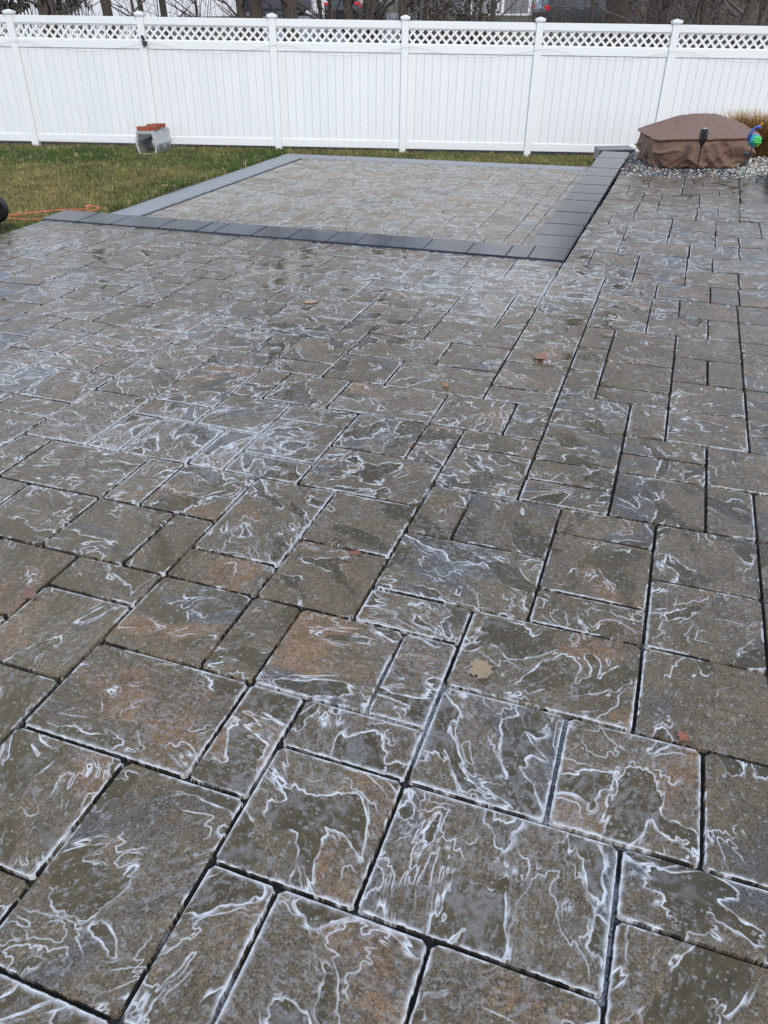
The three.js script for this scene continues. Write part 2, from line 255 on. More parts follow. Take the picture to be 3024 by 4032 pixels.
      // milky flecks and patches
      const ra = a * 0.8 + 0.01 * n9, mk = gn(ra * 36 + p.ox, b * 62) + 0.7 * gn(ra * 80, b * 128 + p.oy) + 0.5 * gn(wx * 240, wz * 240), reg = 0.45 * F + 0.45 * gn(wx * 3 + 3, wz * 3) + 0.25 * n9;
      const strand = smooth(0.16, 0.02, Math.abs(gn(a * 11 + p.oy, b * 21 + p.ox) + 0.35 * gn(a * 30, b * 52)) * (1 + 1.2 * smooth(0.3, -0.3, reg))) * smooth(-0.15, 0.4, reg + 0.3 * gn(a * 5, b * 5));
      const fl = Math.max(smooth(0.5, 0.95, mk + reg), 0.62 * strand * clamp(0.7 + 0.5 * g2));
      let milky = fl * 0.5;
      for (let q = 0; q < 2; q++) {                                        // scattered drops
        const cs = q ? 0.027 : 0.015, X = Math.floor(wx / cs) + 4000, Y = Math.floor(wz / cs) + 4000, h1 = PERM[(PERM[X & 255] + Y) & 511], h2 = PERM[h1 + 37], h3 = PERM[h2 + 91], h4 = PERM[h3 + 13];
        if (h1 < 84 + 90 * reg) { const rr = cs * (0.08 + 0.13 * h2 / 255), ex = wx - (X - 4000 + 0.3 + 0.4 * h3 / 255) * cs, ez = wz - (Y - 4000 + 0.3 + 0.4 * h4 / 255) * cs, dr = Math.sqrt(ex * ex + ez * ez) / (rr * (1 + 0.35 * g2)); milky = Math.max(milky, (0.3 + 0.4 * h2 / 255) * (1 - smooth(0.75, 1.1 + m * 60, dr))); }
      }
      const pt = gn(a * 13 + p.oy, b * 13 + p.ox) + 0.5 * gn(a * 29, b * 29 + p.ox) + 0.25 * n10, pa = smooth(0.3, 0.75, pt + 0.6 * F - 0.18) * (0.4 + 0.6 * pud) * clamp(0.3 + F);
      milky = Math.max(milky, pa * 0.5 * clamp(0.75 + 0.5 * g3 + 0.4 * n10));
      // bead along the rounded edge, broken and scalloped
      const e = gn(wx * 3.6 + p.ox * 0.1, wz * 3.6) + 0.5 * gn(wx * 12, wz * 12 + 2) + 0.95 * F - (m > 0.003 ? 0.12 : 0), es = smooth(0.08, 0.34, e + 0.4 * n10) * clamp(0.8 + 0.4 * n10), bw = 0.0012 + 0.0048 * clamp(e * 0.8 + 0.35 * n10 + 0.25 * g3 + 0.12);
      al = Math.max(al, es * smooth(0.0006, 0.0016 + m * 0.3, din) * Math.exp(-Math.pow(Math.max(0, din - 0.0018) / (bw + m * 0.25), 1.6)));
      al = clamp(al * (0.94 + 0.14 * g2)); milky = clamp(milky * (0.85 + 0.3 * g2)) * (1 - al);
      cr = lerp(cr, 0.25, milky); cg = lerp(cg, 0.25, milky); cb = lerp(cb, 0.255, milky);
      cr = lerp(cr, 0.6, al); cg = lerp(cg, 0.625, al); cb = lerp(cb, 0.65, al);
      ro = lerp(lerp(0.35 + 0.1 * g1, 0.09, pud), 0.27, Math.max(al, milky));
      const st = (hh - p.level) / 0.36, fs = Math.floor(st), terr = st < 0 ? 0 : fs + smooth(0, 0.34, st - fs);
      he = 0.42 + 0.085 * Math.min(terr, 5) + 0.02 * Math.max(st, 0) + (0.035 * g1 + 0.035 * g2) * (1 - pud) + 0.03 * al + 0.012 * milky;
    }
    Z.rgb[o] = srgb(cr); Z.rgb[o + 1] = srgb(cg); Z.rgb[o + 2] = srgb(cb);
    Z.hr[o] = clamp(he) * 255; Z.hr[o + 1] = clamp(ro, 0.05, 1) * 255; Z.hr[o + 2] = 0;
  }
}
for (const z of ZONES) {
  for (const p of z.list) paint(z, p);
  const c = new THREE.DataTexture(z.rgb, z.n, z.n), e = new THREE.DataTexture(z.hr, z.n, z.n);
  for (const t of [c, e]) { t.magFilter = THREE.LinearFilter; t.needsUpdate = true; }
  c.colorSpace = THREE.SRGBColorSpace;
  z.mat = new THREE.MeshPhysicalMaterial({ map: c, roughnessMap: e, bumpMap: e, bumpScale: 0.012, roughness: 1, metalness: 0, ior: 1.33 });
  z.mat.name = 'wet paving stone';
  z.uv = (x, zz) => [(x - z.x0) / (z.n * z.m), (zz - z.z0) / (z.n * z.m)];
}
function slab(p, uv, r, H = 0.05, bev = 0.0036, lean) {                            // a slab with a slightly wandering, rounded edge
  const x0 = p.X0 + p.gap, x1 = p.X1 - p.gap, z0 = p.Z0 + p.gap, z1 = p.Z1 - p.gap, c = 0.008, J = () => (r() - 0.5) * 0.0028, ring = [];
  const side = (ax, az, bx, bz, nx, nz) => { for (const t of [0.02, 0.35, 0.68, 0.98]) { const q = J(); ring.push([lerp(ax, bx, t) + nx * q, lerp(az, bz, t) + nz * q]); } };
  side(x0 + c, z1, x1 - c, z1, 0, 1); side(x1, z1 - c, x1, z0 + c, 1, 0); side(x1 - c, z0, x0 + c, z0, 0, 1); side(x0, z0 + c, x0, z1 - c, 1, 0);
  const N = ring.length, tilt = lean ?? [(r() - 0.5) * 0.006, (r() - 0.5) * 0.006, (r() - 0.5) * 0.002], cx = (x0 + x1) / 2, cz = (z0 + z1) / 2;
  const Y = (x, z) => p.y + tilt[2] + tilt[0] * (x - cx) + tilt[1] * (z - cz), pos = [], nor = [], uvs = [], idx = [];
  const put = (x, y, z, nx, ny, nz) => { pos.push(x, y, z); nor.push(nx, ny, nz); uvs.push(...uv(x, z)); return pos.length / 3 - 1; };
  const ln = Math.hypot(tilt[0], 1, tilt[1]), UP = [-tilt[0] / ln, 1 / ln, -tilt[1] / ln], mid = put(cx, Y(cx, cz), cz, ...UP), A = [], B = [], C = [];
  for (const [x, z] of ring) {
    let nx = (x - cx) / (x1 - cx), nz = (z - cz) / (z1 - cz); if (Math.abs(nx) > Math.abs(nz) + 0.03) nz = 0; else if (Math.abs(nz) > Math.abs(nx) + 0.03) nx = 0; const l = Math.hypot(nx, nz); nx /= l; nz /= l;
    A.push(put(x - nx * bev, Y(x, z), z - nz * bev, ...UP)); B.push(put(x, Y(x, z) - bev * 0.75, z, nx * 0.8, 0.6, nz * 0.8)); C.push(put(x, p.y - H, z, nx, 0, nz));
  }
  for (let k = 0; k < N; k++) { const l = (k + 1) % N; idx.push(mid, A[k], A[l], A[k], B[k], B[l], A[k], B[l], A[l], B[k], C[k], C[l], B[k], C[l], B[l]); }
  const g = new THREE.BufferGeometry(); g.setAttribute('position', new THREE.Float32BufferAttribute(pos, 3)); g.setAttribute('normal', new THREE.Float32BufferAttribute(nor, 3)); g.setAttribute('uv', new THREE.Float32BufferAttribute(uvs, 2)); g.setIndex(idx);
  return g;
}
function quad(x0, x1, z0, z1, y, uv) {
  const g = new THREE.BufferGeometry(); g.setAttribute('position', new THREE.Float32BufferAttribute([x0, y, z1, x1, y, z1, x1, y, z0, x0, y, z0], 3)); g.setAttribute('normal', new THREE.Float32BufferAttribute([0, 1, 0, 0, 1, 0, 0, 1, 0, 0, 1, 0], 3));
  g.setAttribute('uv', new THREE.Float32BufferAttribute([...uv(x0, z1), ...uv(x1, z1), ...uv(x1, z0), ...uv(x0, z0)], 2)); g.setIndex([0, 1, 2, 0, 2, 3]); return g;
}
function patio(name, list, label) {
  const o = new THREE.Group(); o.name = name; scene.add(o); tag(o, label, 'patio', null, 'structure');
  const r = rng(list.length), beds = new Map();
  list.sort((a, b) => Math.hypot(a.cx, a.cz) - Math.hypot(b.cx, b.cz));
  const rest = new Map();
  list.forEach((p, n) => {
    const z = p.zone; if (!z) return;
    const g = slab(p, z.uv, r);
    if (n < 300) mesh('paver', g, z.mat, o); else { if (!rest.has(z)) rest.set(z, []); rest.get(z).push(g); }
    if (!beds.has(z)) beds.set(z, []); beds.get(z).push(quad(p.X0, p.X1, p.Z0, p.Z1, p.y - 0.015, z.uv));
  });
  for (const [z, g] of beds) tag(mesh('joint_sand', g, z.mat, o), null, null, null, 'stuff');
  for (const [z, g] of rest) tag(mesh('far_paver', g, z.mat, o), null, null, null, 'stuff');
  return o;
}
patio('upper_patio', upper, 'near patio of brown grey slate textured pavers streaked with white sealer');
const sunken = patio('lower_patio', lower, 'sunken patio beyond the dark coping, paled by milky film and painted sky haze, one step down');

// pale border of the sunken patio and the dark coping round it
const paleM = std({ color: col(0.26, 0.275, 0.285), map: rep(mottleT, 1.2), bumpMap: rep(grainT, 3), bumpScale: 0.0015, roughness: 0.42 });
const dropT = tex(1024, (u, v) => { const n = tn(u, v, 70, 2), k = smooth(0.72, 0.9, n + 0.3 * tn(u, v, 6, 2)); const b = 0.085 * (1 + 0.3 * tn(u, v, 90, 2)); return [lerp(b * 0.8, 0.9, k), lerp(b * 1.0, 0.95, k), lerp(b * 1.3, 1, k)]; }, true), darkM = new THREE.MeshPhysicalMaterial({ ior: 1.36, color: col(0.11, 0.15, 0.22), map: rep(dropT, 0.8), bumpMap: rep(grainT, 2.6), bumpScale: 0.0009, roughness: 0.1 });
const wuv = (x, z) => [x, z];
{
  const r = rng(31), bits = [];
  for (let z = -6.05; z > -11.05;) { const l = [0.3, 0.42, 0.55][Math.floor(r() * 3)]; bits.push([-5.69, -5.33, Math.max(z - l, -11.08), z]); z -= l; }
  for (let x = -5.69; x < -1.15;) { const l = [0.3, 0.45, 0.6][Math.floor(r() * 3)]; bits.push([x, Math.min(x + l, -1.1), -11.4, -11.08]); x += l; }
  for (const [a, b, c, d] of bits) mesh('border_stone', slab({ X0: a, X1: b, Z0: c, Z1: d, y: -0.148 - 0.002 * r(), gap: 0.003 }, wuv, r, 0.05, 0.005), paleM, sunken);
  mesh('border_bed', [quad(-5.7, -5.32, -11.4, -6.0, -0.166, wuv), quad(-5.32, -1.1, -11.4, -11.06, -0.166, wuv)], std({ color: col(0.05, 0.05, 0.045), roughness: 0.8 }), sunken);
  const cope = thing('coping', 'raised dark blue grey stone coping with wet sheen bordering the sunken patio', 'coping');
  const front = [-24.3, -21.9, -19.77, -16.84, -14.56, -13.56, -11.4, -9.4, -7.36, -5.87, -4.54, -2.48, -0.41, 1.41, 2.42, 4.02], yc = 0.016;
  for (let k = 0; k < front.length - 1; k++) mesh('coping_stone', slab({ X0: gx(front[k]), X1: gx(front[k + 1]), Z0: gz(k > 13 ? 33.9 : 33.98), Z1: gz(31.98), y: yc + 0.002 * r(), gap: 0.0025 }, wuv, r, 0.075, 0.007, [(r() - 0.5) * 0.004, -0.026 + (r() - 0.5) * 0.006, 0]), darkM, cope);
  const side = [33.9, 36.27, 38.72, 41.65, 44.86, 47.03, 49.85, 52.95, 56.17, 60.69, 63.89];
  for (let k = 0; k < side.length - 1; k++) mesh('coping_stone', slab({ X0: gx(2.02 + 0.012 * k), X1: gx(4.03 + 0.018 * k), Z0: gz(side[k + 1]), Z1: gz(side[k]), y: yc + 0.003 + 0.001 * r() + 0.001 * k, gap: 0.0025 }, wuv, r, 0.075, 0.007, [(r() - 0.5) * 0.004, (r() - 0.5) * 0.003, 0]), darkM, cope);
  const end = slab({ X0: -0.25, X1: 0.24, Z0: -0.17, Z1: 0.17, y: 0, gap: 0.002 }, wuv, r, 0.2, 0.007, [0.01, -0.03, 0]); end.rotateY(FA + 0.05); end.translate(-0.925, 0.018, -12.0);
  mesh('coping_stone', end, darkM, cope);
  const wall = [];                                                          // riser blocks under the coping, down to the sunken patio
  for (let x = gx(-24.2); x < gx(2) - 0.05; x += 0.3) wall.push(box(Math.min(0.296, gx(2) - x), 0.24, 0.2, x + 0.148, -0.16, gz(33.0)));
  for (let z = gz(34); z > -12.2; z -= 0.3) wall.push(box(0.2, 0.24, 0.296, gx(3.1), -0.16, z - 0.148));
  tag(mesh('riser_wall', wall, std({ color: col(0.05, 0.052, 0.055), map: rep(mottleT, 2), roughness: 0.6 }), cope), null, null, null, 'stuff');
}
// ------------------------------------------------------------------ ground, lawn, gravel
function sunk(x, z) { return x > -5.66 && x < 1.4 && z < -0.5 && z > -11.37 && !(x > gx(4) && z < -10.2); }
{
  const xs = [-140, -90, -60, -42, -30, -22], zs = [];
  for (let x = -16; x < -5.9; x += 0.25) xs.push(x);
  xs.push(-5.9, -5.72, -5.62); for (let x = -5.4; x < 4; x += 0.25) xs.push(x); xs.push(4.5, 6, 9, 14, 22, 34, 50, 80, 130);
  for (let z = -200; z < -60; z += 12) zs.push(z); for (let z = -60; z < -20; z += 3) zs.push(z); for (let z = -20; z < -11.6; z += 0.3) zs.push(z); zs.push(-11.45, -11.33); for (let z = -11; z < -3; z += 0.3) zs.push(z); zs.push(-2, 0, 3, 8, 20, 60);
  const pos = [], c = [], idx = [], uv = [], nx = xs.length;
  zs.forEach((z, b) => xs.forEach((x, a) => {
    const s = fenceS(x, z), y = sunk(x, z) ? -0.32 : ground(x, z), n = fbm(x * 0.8, z * 0.8, 3), q = fbm(x * 0.25 + 9, z * 0.25, 3);
    pos.push(x, y, z); uv.push(x, z);
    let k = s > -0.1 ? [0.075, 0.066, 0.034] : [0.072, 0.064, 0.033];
    const dirtShade = s > -0.1 ? smooth(0.9, 0.1, s) + smooth(2.5, 0.2, s) * smooth(-5, -8.5, fenceT(x, z)) : smooth(-11, -4, s) * 0.8 + 0.3 * smooth(0, 0.5, q);  // bare soil, plus shade painted dark along the fence foot
    k = k.map((v, e) => lerp(v, [0.055, 0.038, 0.025][e], clamp(dirtShade)) * (1 + 0.28 * n));
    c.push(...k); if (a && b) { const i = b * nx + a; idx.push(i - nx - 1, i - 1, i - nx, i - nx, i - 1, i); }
  }));
  const g = new THREE.BufferGeometry(); g.setAttribute('position', new THREE.Float32BufferAttribute(pos, 3)); g.setAttribute('color', new THREE.Float32BufferAttribute(c, 3)); g.setAttribute('uv', new THREE.Float32BufferAttribute(uv, 2)); g.setIndex(idx); g.computeVertexNormals();
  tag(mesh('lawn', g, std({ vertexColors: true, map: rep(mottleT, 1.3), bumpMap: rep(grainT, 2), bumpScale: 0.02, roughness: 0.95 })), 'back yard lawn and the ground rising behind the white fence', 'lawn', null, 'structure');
}
{ // grass: tufts of blades, straw yellow with green patches
  const r = rng(12), blades = [];
  for (let k = 0; k < 9; k++) {
    const a = r() * 6.28, lean = 0.012 + 0.03 * r(), h = 0.03 + 0.04 * r(), w = 0.0034, ox = (r() - 0.5) * 0.05, oz = (r() - 0.5) * 0.05, ca = Math.cos(a), sa = Math.sin(a);
    const P = [[-sa * w, 0, ca * w], [sa * w, 0, -ca * w], [ca * lean * 0.4 - sa * w * 0.8, h * 0.6, sa * lean * 0.4 + ca * w * 0.8], [ca * lean * 0.4 + sa * w * 0.8, h * 0.6, sa * lean * 0.4 - ca * w * 0.8], [ca * lean, h, sa * lean]].map(([x, y, z]) => [x + ox, y, z + oz]);
    const g = new THREE.BufferGeometry(); g.setAttribute('position', new THREE.Float32BufferAttribute(P.flat(), 3)); g.setIndex([0, 1, 2, 1, 3, 2, 2, 3, 4]); g.computeVertexNormals(); blades.push(g.toNonIndexed());
  }
  blades.forEach((g) => g.setAttribute('uv', new THREE.Float32BufferAttribute(new Float32Array(18), 2)));
  const tuft = mergeGeometries(blades), spots = [];
  const lawnAt = (x, z) => { const s = fenceS(x, z); if (s < 0.02 || s > 9) return false; if (x < -5.73 && x > -13) return z < -4.6; return x < -1.25 && x > -5.8 && z < -11.41; };
  for (let n = 0; n < 150000 && spots.length < 62000; n++) {
    const right = r() < 0.16, x = right ? -5.8 + 4.6 * r() : -12.5 + 6.8 * r(), z = right ? -13.4 + 2 * r() : -12.2 + 7.6 * r();
    if (!lawnAt(x, z)) continue;
    const s = fenceS(x, z), t = fenceT(x, z), bare = smooth(0.32, 0.1, s) * 0.97 + smooth(2.4, 0.3, s) * smooth(-4.8, -7.5, t) * 0.9 + 0.5 * smooth(0.45, 0.8, fbm(x * 1.5, z * 1.5, 3));
    if (r() < bare) continue;
    spots.push([x, z]);
  }
  const m = new THREE.InstancedMesh(tuft, std({ color: 0xffffff, roughness: 0.85, side: THREE.DoubleSide }), spots.length), M = new THREE.Matrix4(), q = new THREE.Quaternion(), C = new THREE.Color();
  spots.forEach(([x, z], n) => {
    const s = fenceS(x, z), sc = 0.75 + 0.6 * r(), t = fenceT(x, z);
    q.setFromEuler(new THREE.Euler((r() - 0.5) * 0.4, r() * 6.28, (r() - 0.5) * 0.4));
    M.compose(new THREE.Vector3(x, ground(x, z) - 0.004, z), q, new THREE.Vector3(sc, sc * (0.8 + 0.5 * r()), sc)); m.setMatrixAt(n, M);
    let green = x > -5.73 ? 0.4 + 0.35 * fbm(x * 1.2, z * 1.2, 2) : smooth(0.1, 0.8, s) * smooth(2.3, 1.2, s) * 0.75 + 0.42 * fbm(x * 0.9, z * 0.9, 4) + 0.24 + 0.45 * smooth(0.6, 0.1, Math.abs(x + 5.75));
    green = clamp(green + (r() - 0.5) * 0.4); const v = (0.6 + 0.7 * r()) * (1 + 0.3 * fbm(x * 2.2 + 7, z * 2.2, 2));
    C.setRGB(lerp(0.25, 0.07, green) * v, lerp(0.212, 0.118, green) * v, lerp(0.075, 0.022, green) * v); if (r() < 0.1) C.setRGB(0.36 * v, 0.29 * v, 0.15 * v); m.setColorAt(n, C);
  });
  m.name = 'lawn_grass'; m.castShadow = m.receiveShadow = true; scene.add(m); tag(m, 'short straw and green winter grass of the lawn', 'grass', null, 'stuff');
}
const BEDY = (z) => lerp(-0.035, -0.16, smooth(-11.5, -13.6, z));
{ // gravel bed beside the coping
  const pos = [], idx = [], uv = []; let n = 0;
  for (let z = -13.9; z <= -9.8; z += 0.2) { for (let k = 0; k <= 12; k++) { const x = lerp(-0.72, 3.2, k / 12); pos.push(x, BEDY(z), z); uv.push(x, z); if (k && n) idx.push(n * 13 + k, n * 13 + k - 13, n * 13 + k - 14, n * 13 + k, n * 13 + k - 14, n * 13 + k - 1); } n++; }
  const g = new THREE.BufferGeometry(); g.setAttribute('position', new THREE.Float32BufferAttribute(pos, 3)); g.setAttribute('uv', new THREE.Float32BufferAttribute(uv, 2)); g.setIndex(idx); g.computeVertexNormals();
  tag(mesh('gravel_bed', g, std({ color: col(0.045, 0.043, 0.04), bumpMap: rep(grainT, 4), bumpScale: 0.02, roughness: 0.8, side: THREE.DoubleSide })), 'dark soil under the gravel between coping and fence', 'gravel bed', null, 'structure');
  const r = rng(8), st = new THREE.IcosahedronGeometry(1, 1), p = st.attributes.position; for (let k = 0; k < p.count; k++) { const s = 1 + 0.25 * gn(p.getX(k) * 1.3 + 4, p.getY(k) * 1.3 + p.getZ(k)); p.setXYZ(k, p.getX(k) * s, p.getY(k) * s, p.getZ(k) * s); } st.computeVertexNormals();
  const N = 15000, m = new THREE.InstancedMesh(st, std({ color: 0xffffff, roughness: 0.55 }), N), M = new THREE.Matrix4(), q = new THREE.Quaternion(), C = new THREE.Color();
  for (let k = 0; k < N; k++) {
    const u = r(), z = lerp(-9.99, -13.5, u * u * 0.6 + u * 0.4), x = lerp(-0.68, 2.2, Math.pow(r(), 1.25)), b = 0.008 + 0.011 * r() * r() + 0.004 * r();
    
    q.setFromEuler(new THREE.Euler(r() * 6, r() * 6, r() * 6)); M.compose(new THREE.Vector3(x, BEDY(z) + 0.004 + 0.013 * r(), z), q, new THREE.Vector3(b * (0.8 + 0.6 * r()), b * 0.75, b)); m.setMatrixAt(k, M);
    const t = r(), far = smooth(-10.5, -11.4, z + (x - 0.2) * -0.8), v = 0.75 + 0.5 * r();
    if (t < 0.09 + 0.25 * far) C.setRGB(0.62 * v, 0.6 * v, 0.54 * v); else if (t < 0.17 + 0.34 * far) C.setRGB(0.34 * v, 0.29 * v, 0.22 * v); else if (t < 0.24 + 0.34 * far) C.setRGB(0.26 * v, 0.13 * v, 0.085 * v); else if (t < 0.5 + 0.3 * far) C.setRGB(0.15 * v, 0.155 * v, 0.155 * v); else C.setRGB(0.04 * v, 0.045 * v, 0.05 * v);
    m.setColorAt(k, C);
  }
  m.name = 'gravel'; m.castShadow = m.receiveShadow = true; scene.add(m); tag(m, 'loose mixed white, tan and black gravel around the covered table', 'gravel', null, 'stuff');
}

// ------------------------------------------------------------------ white fence
const vinyl = std({ color: col(0.80, 0.81, 0.79), roughness: 0.34, bumpMap: rep(fineT, 3), bumpScale: 0.0004 });
const stain = std({ color: 0xffffff, roughness: 0.42, map: (() => { const t = tex(512, (u, v) => { const q = smooth(0.42, 0, v) * clamp(0.55 + 0.8 * tn(u, v, 14, 3)) * smooth(0.95, 0.05, u * 0.8); const d = 1 - 0.06 * Math.max(0, tn(u, v, 30, 2)); return [lerp(0.8, 0.50, q) * d, lerp(0.81, 0.44, q) * d, lerp(0.82, 0.27, q) * d]; }, true); return t; })() });
const fence = thing('white_fence', 'white vinyl privacy fence with a lattice top running behind the patio and lawn', 'fence', [FX, FY, FZ]);
fence.rotation.order = 'YXZ'; fence.rotation.set(-0.0194, FA, FS);
{
  const S = 1.93, cap = [new THREE.CylinderGeometry(0.0, 0.094, 0.022, 4, 1).rotateY(Math.PI / 4).translate(0, 1.797, 0), box(0.137, 0.03, 0.137, 0, 1.771, 0), box(0.118, 0.014, 0.118, 0, 1.749, 0)].map(plain);
  const r = rng(3);
  for (let i = -5; i <= 4; i++) {
    const p = mesh('post', rbox(0.1, 1.84, 0.1, 0, 0.83, 0, 0.004), i <= -2 ? vinyl : vinyl, fence); p.position.x = i * S;
    mesh('post_cap', cap, vinyl, p);
  }
  for (let i = -5; i < 4; i++) {
    const x = i * S + S / 2, W = S - 0.1;
    for (const [lo, hi, d] of [[1.642, 1.737, 0.052], [1.338, 1.446, 0.052], [0.066, 0.172, 0.05]]) {
      const g = rbox(W - 0.002, hi - lo, d, 0, 0, 0, 0.004), q = mesh('rail', g, lo < 0.1 && i < -2 ? stain : vinyl, fence); q.position.set(x, (lo + hi) / 2, 0);
    }
    const nb = 15, bw = W / nb;
    const tones = [vinyl, ...[[0.79, 0.80, 0.78], [0.778, 0.79, 0.77]].map((c) => { const m = vinyl.clone(); m.color.setRGB(...c); return m; })];
    const bg = rbox(bw - 0.0026, 1.186, 0.022, 0, 0, 0, 0.0035);
    for (let k = 0; k < nb; k++) { const b = mesh('board', bg, tones[Math.floor(r() * 3)], fence); b.position.set(x - W / 2 + (k + 0.5) * bw, 0.755, (r() - 0.5) * 0.002); }
    mesh('board_web', box(W, 1.18, 0.008, x, 0.755, -0.004), vinyl, fence);
    const y0 = 1.436, y1 = 1.652, L = y1 - y0, a = x - W / 2 + 0.004, b = x + W / 2 - 0.004;
    for (const dir of [1, -1]) for (let k = -2; k < 16; k++) {
      let u0 = a + k * 0.122 + 0.02, u1 = u0 + L, v0 = y0, v1 = y1;
      if (u0 < a) { v0 += a - u0; u0 = a; } if (u1 > b) { v1 -= u1 - b; u1 = b; } if (u1 - u0 < 0.02) continue;
      const cx = dir > 0 ? (u0 + u1) / 2 : a + b - (u0 + u1) / 2, g = box(Math.hypot(u1 - u0, v1 - v0), 0.03, 0.006);
      const q = mesh('lattice_strip', g, vinyl, fence); q.position.set(cx, (v0 + v1) / 2, dir * 0.0035); q.rotation.z = dir * Math.PI / 4;
    }
    mesh('lattice_channel', [box(W, 0.016, 0.03, x, 1.636, 0), box(W, 0.014, 0.03, x, 1.452, 0)], vinyl, fence);
  }
}
const onFence = (t, y, out = 0.055) => new THREE.Vector3(t, y, out).applyEuler(fence.rotation).add(fence.position).toArray();
{ // thin cable swagged along the fence
  const pts = []; for (let i = -4; i < 4; i++) for (let k = 0; k < 8; k++) { const u = k / 8; pts.push(onFence(i * 1.93 + u * 1.93, 1.405 - 0.115 * Math.sin(Math.PI * clamp((u - 0.12) / 0.86)) + 0.004 * gn(i * 9 + k, 2), 0.058)); }
  tag(mesh('cable', tube(pts, 0.0016, 160, 4), std({ color: col(0.33, 0.34, 0.33), roughness: 0.5 })), 'thin pale cable swagged from post to post along the fence', 'cable');
  const s = thing('solar_spotlight', 'small black solar spotlight clipped to the fence lattice', 'lamp', onFence(-3.83, 1.40, 0.05), FA);
  const bk = std({ color: col(0.018, 0.018, 0.019), roughness: 0.4 });
  mesh('solar_panel', rbox(0.075, 0.055, 0.012, 0, 0, 0, 0.003).rotateX(-0.6).rotateZ(0.25).translate(0.012, 0.005, 0.03), bk, s);
  mesh('lamp_head', new THREE.CylinderGeometry(0.026, 0.019, 0.055, 14).rotateX(1.1).translate(-0.005, 0.075, 0.03), bk, s);
  mesh('bracket', [box(0.012, 0.13, 0.012, 0, 0.03, 0.005), box(0.07, 0.012, 0.01, 0, 0.03, 0.004)], bk, s);
}
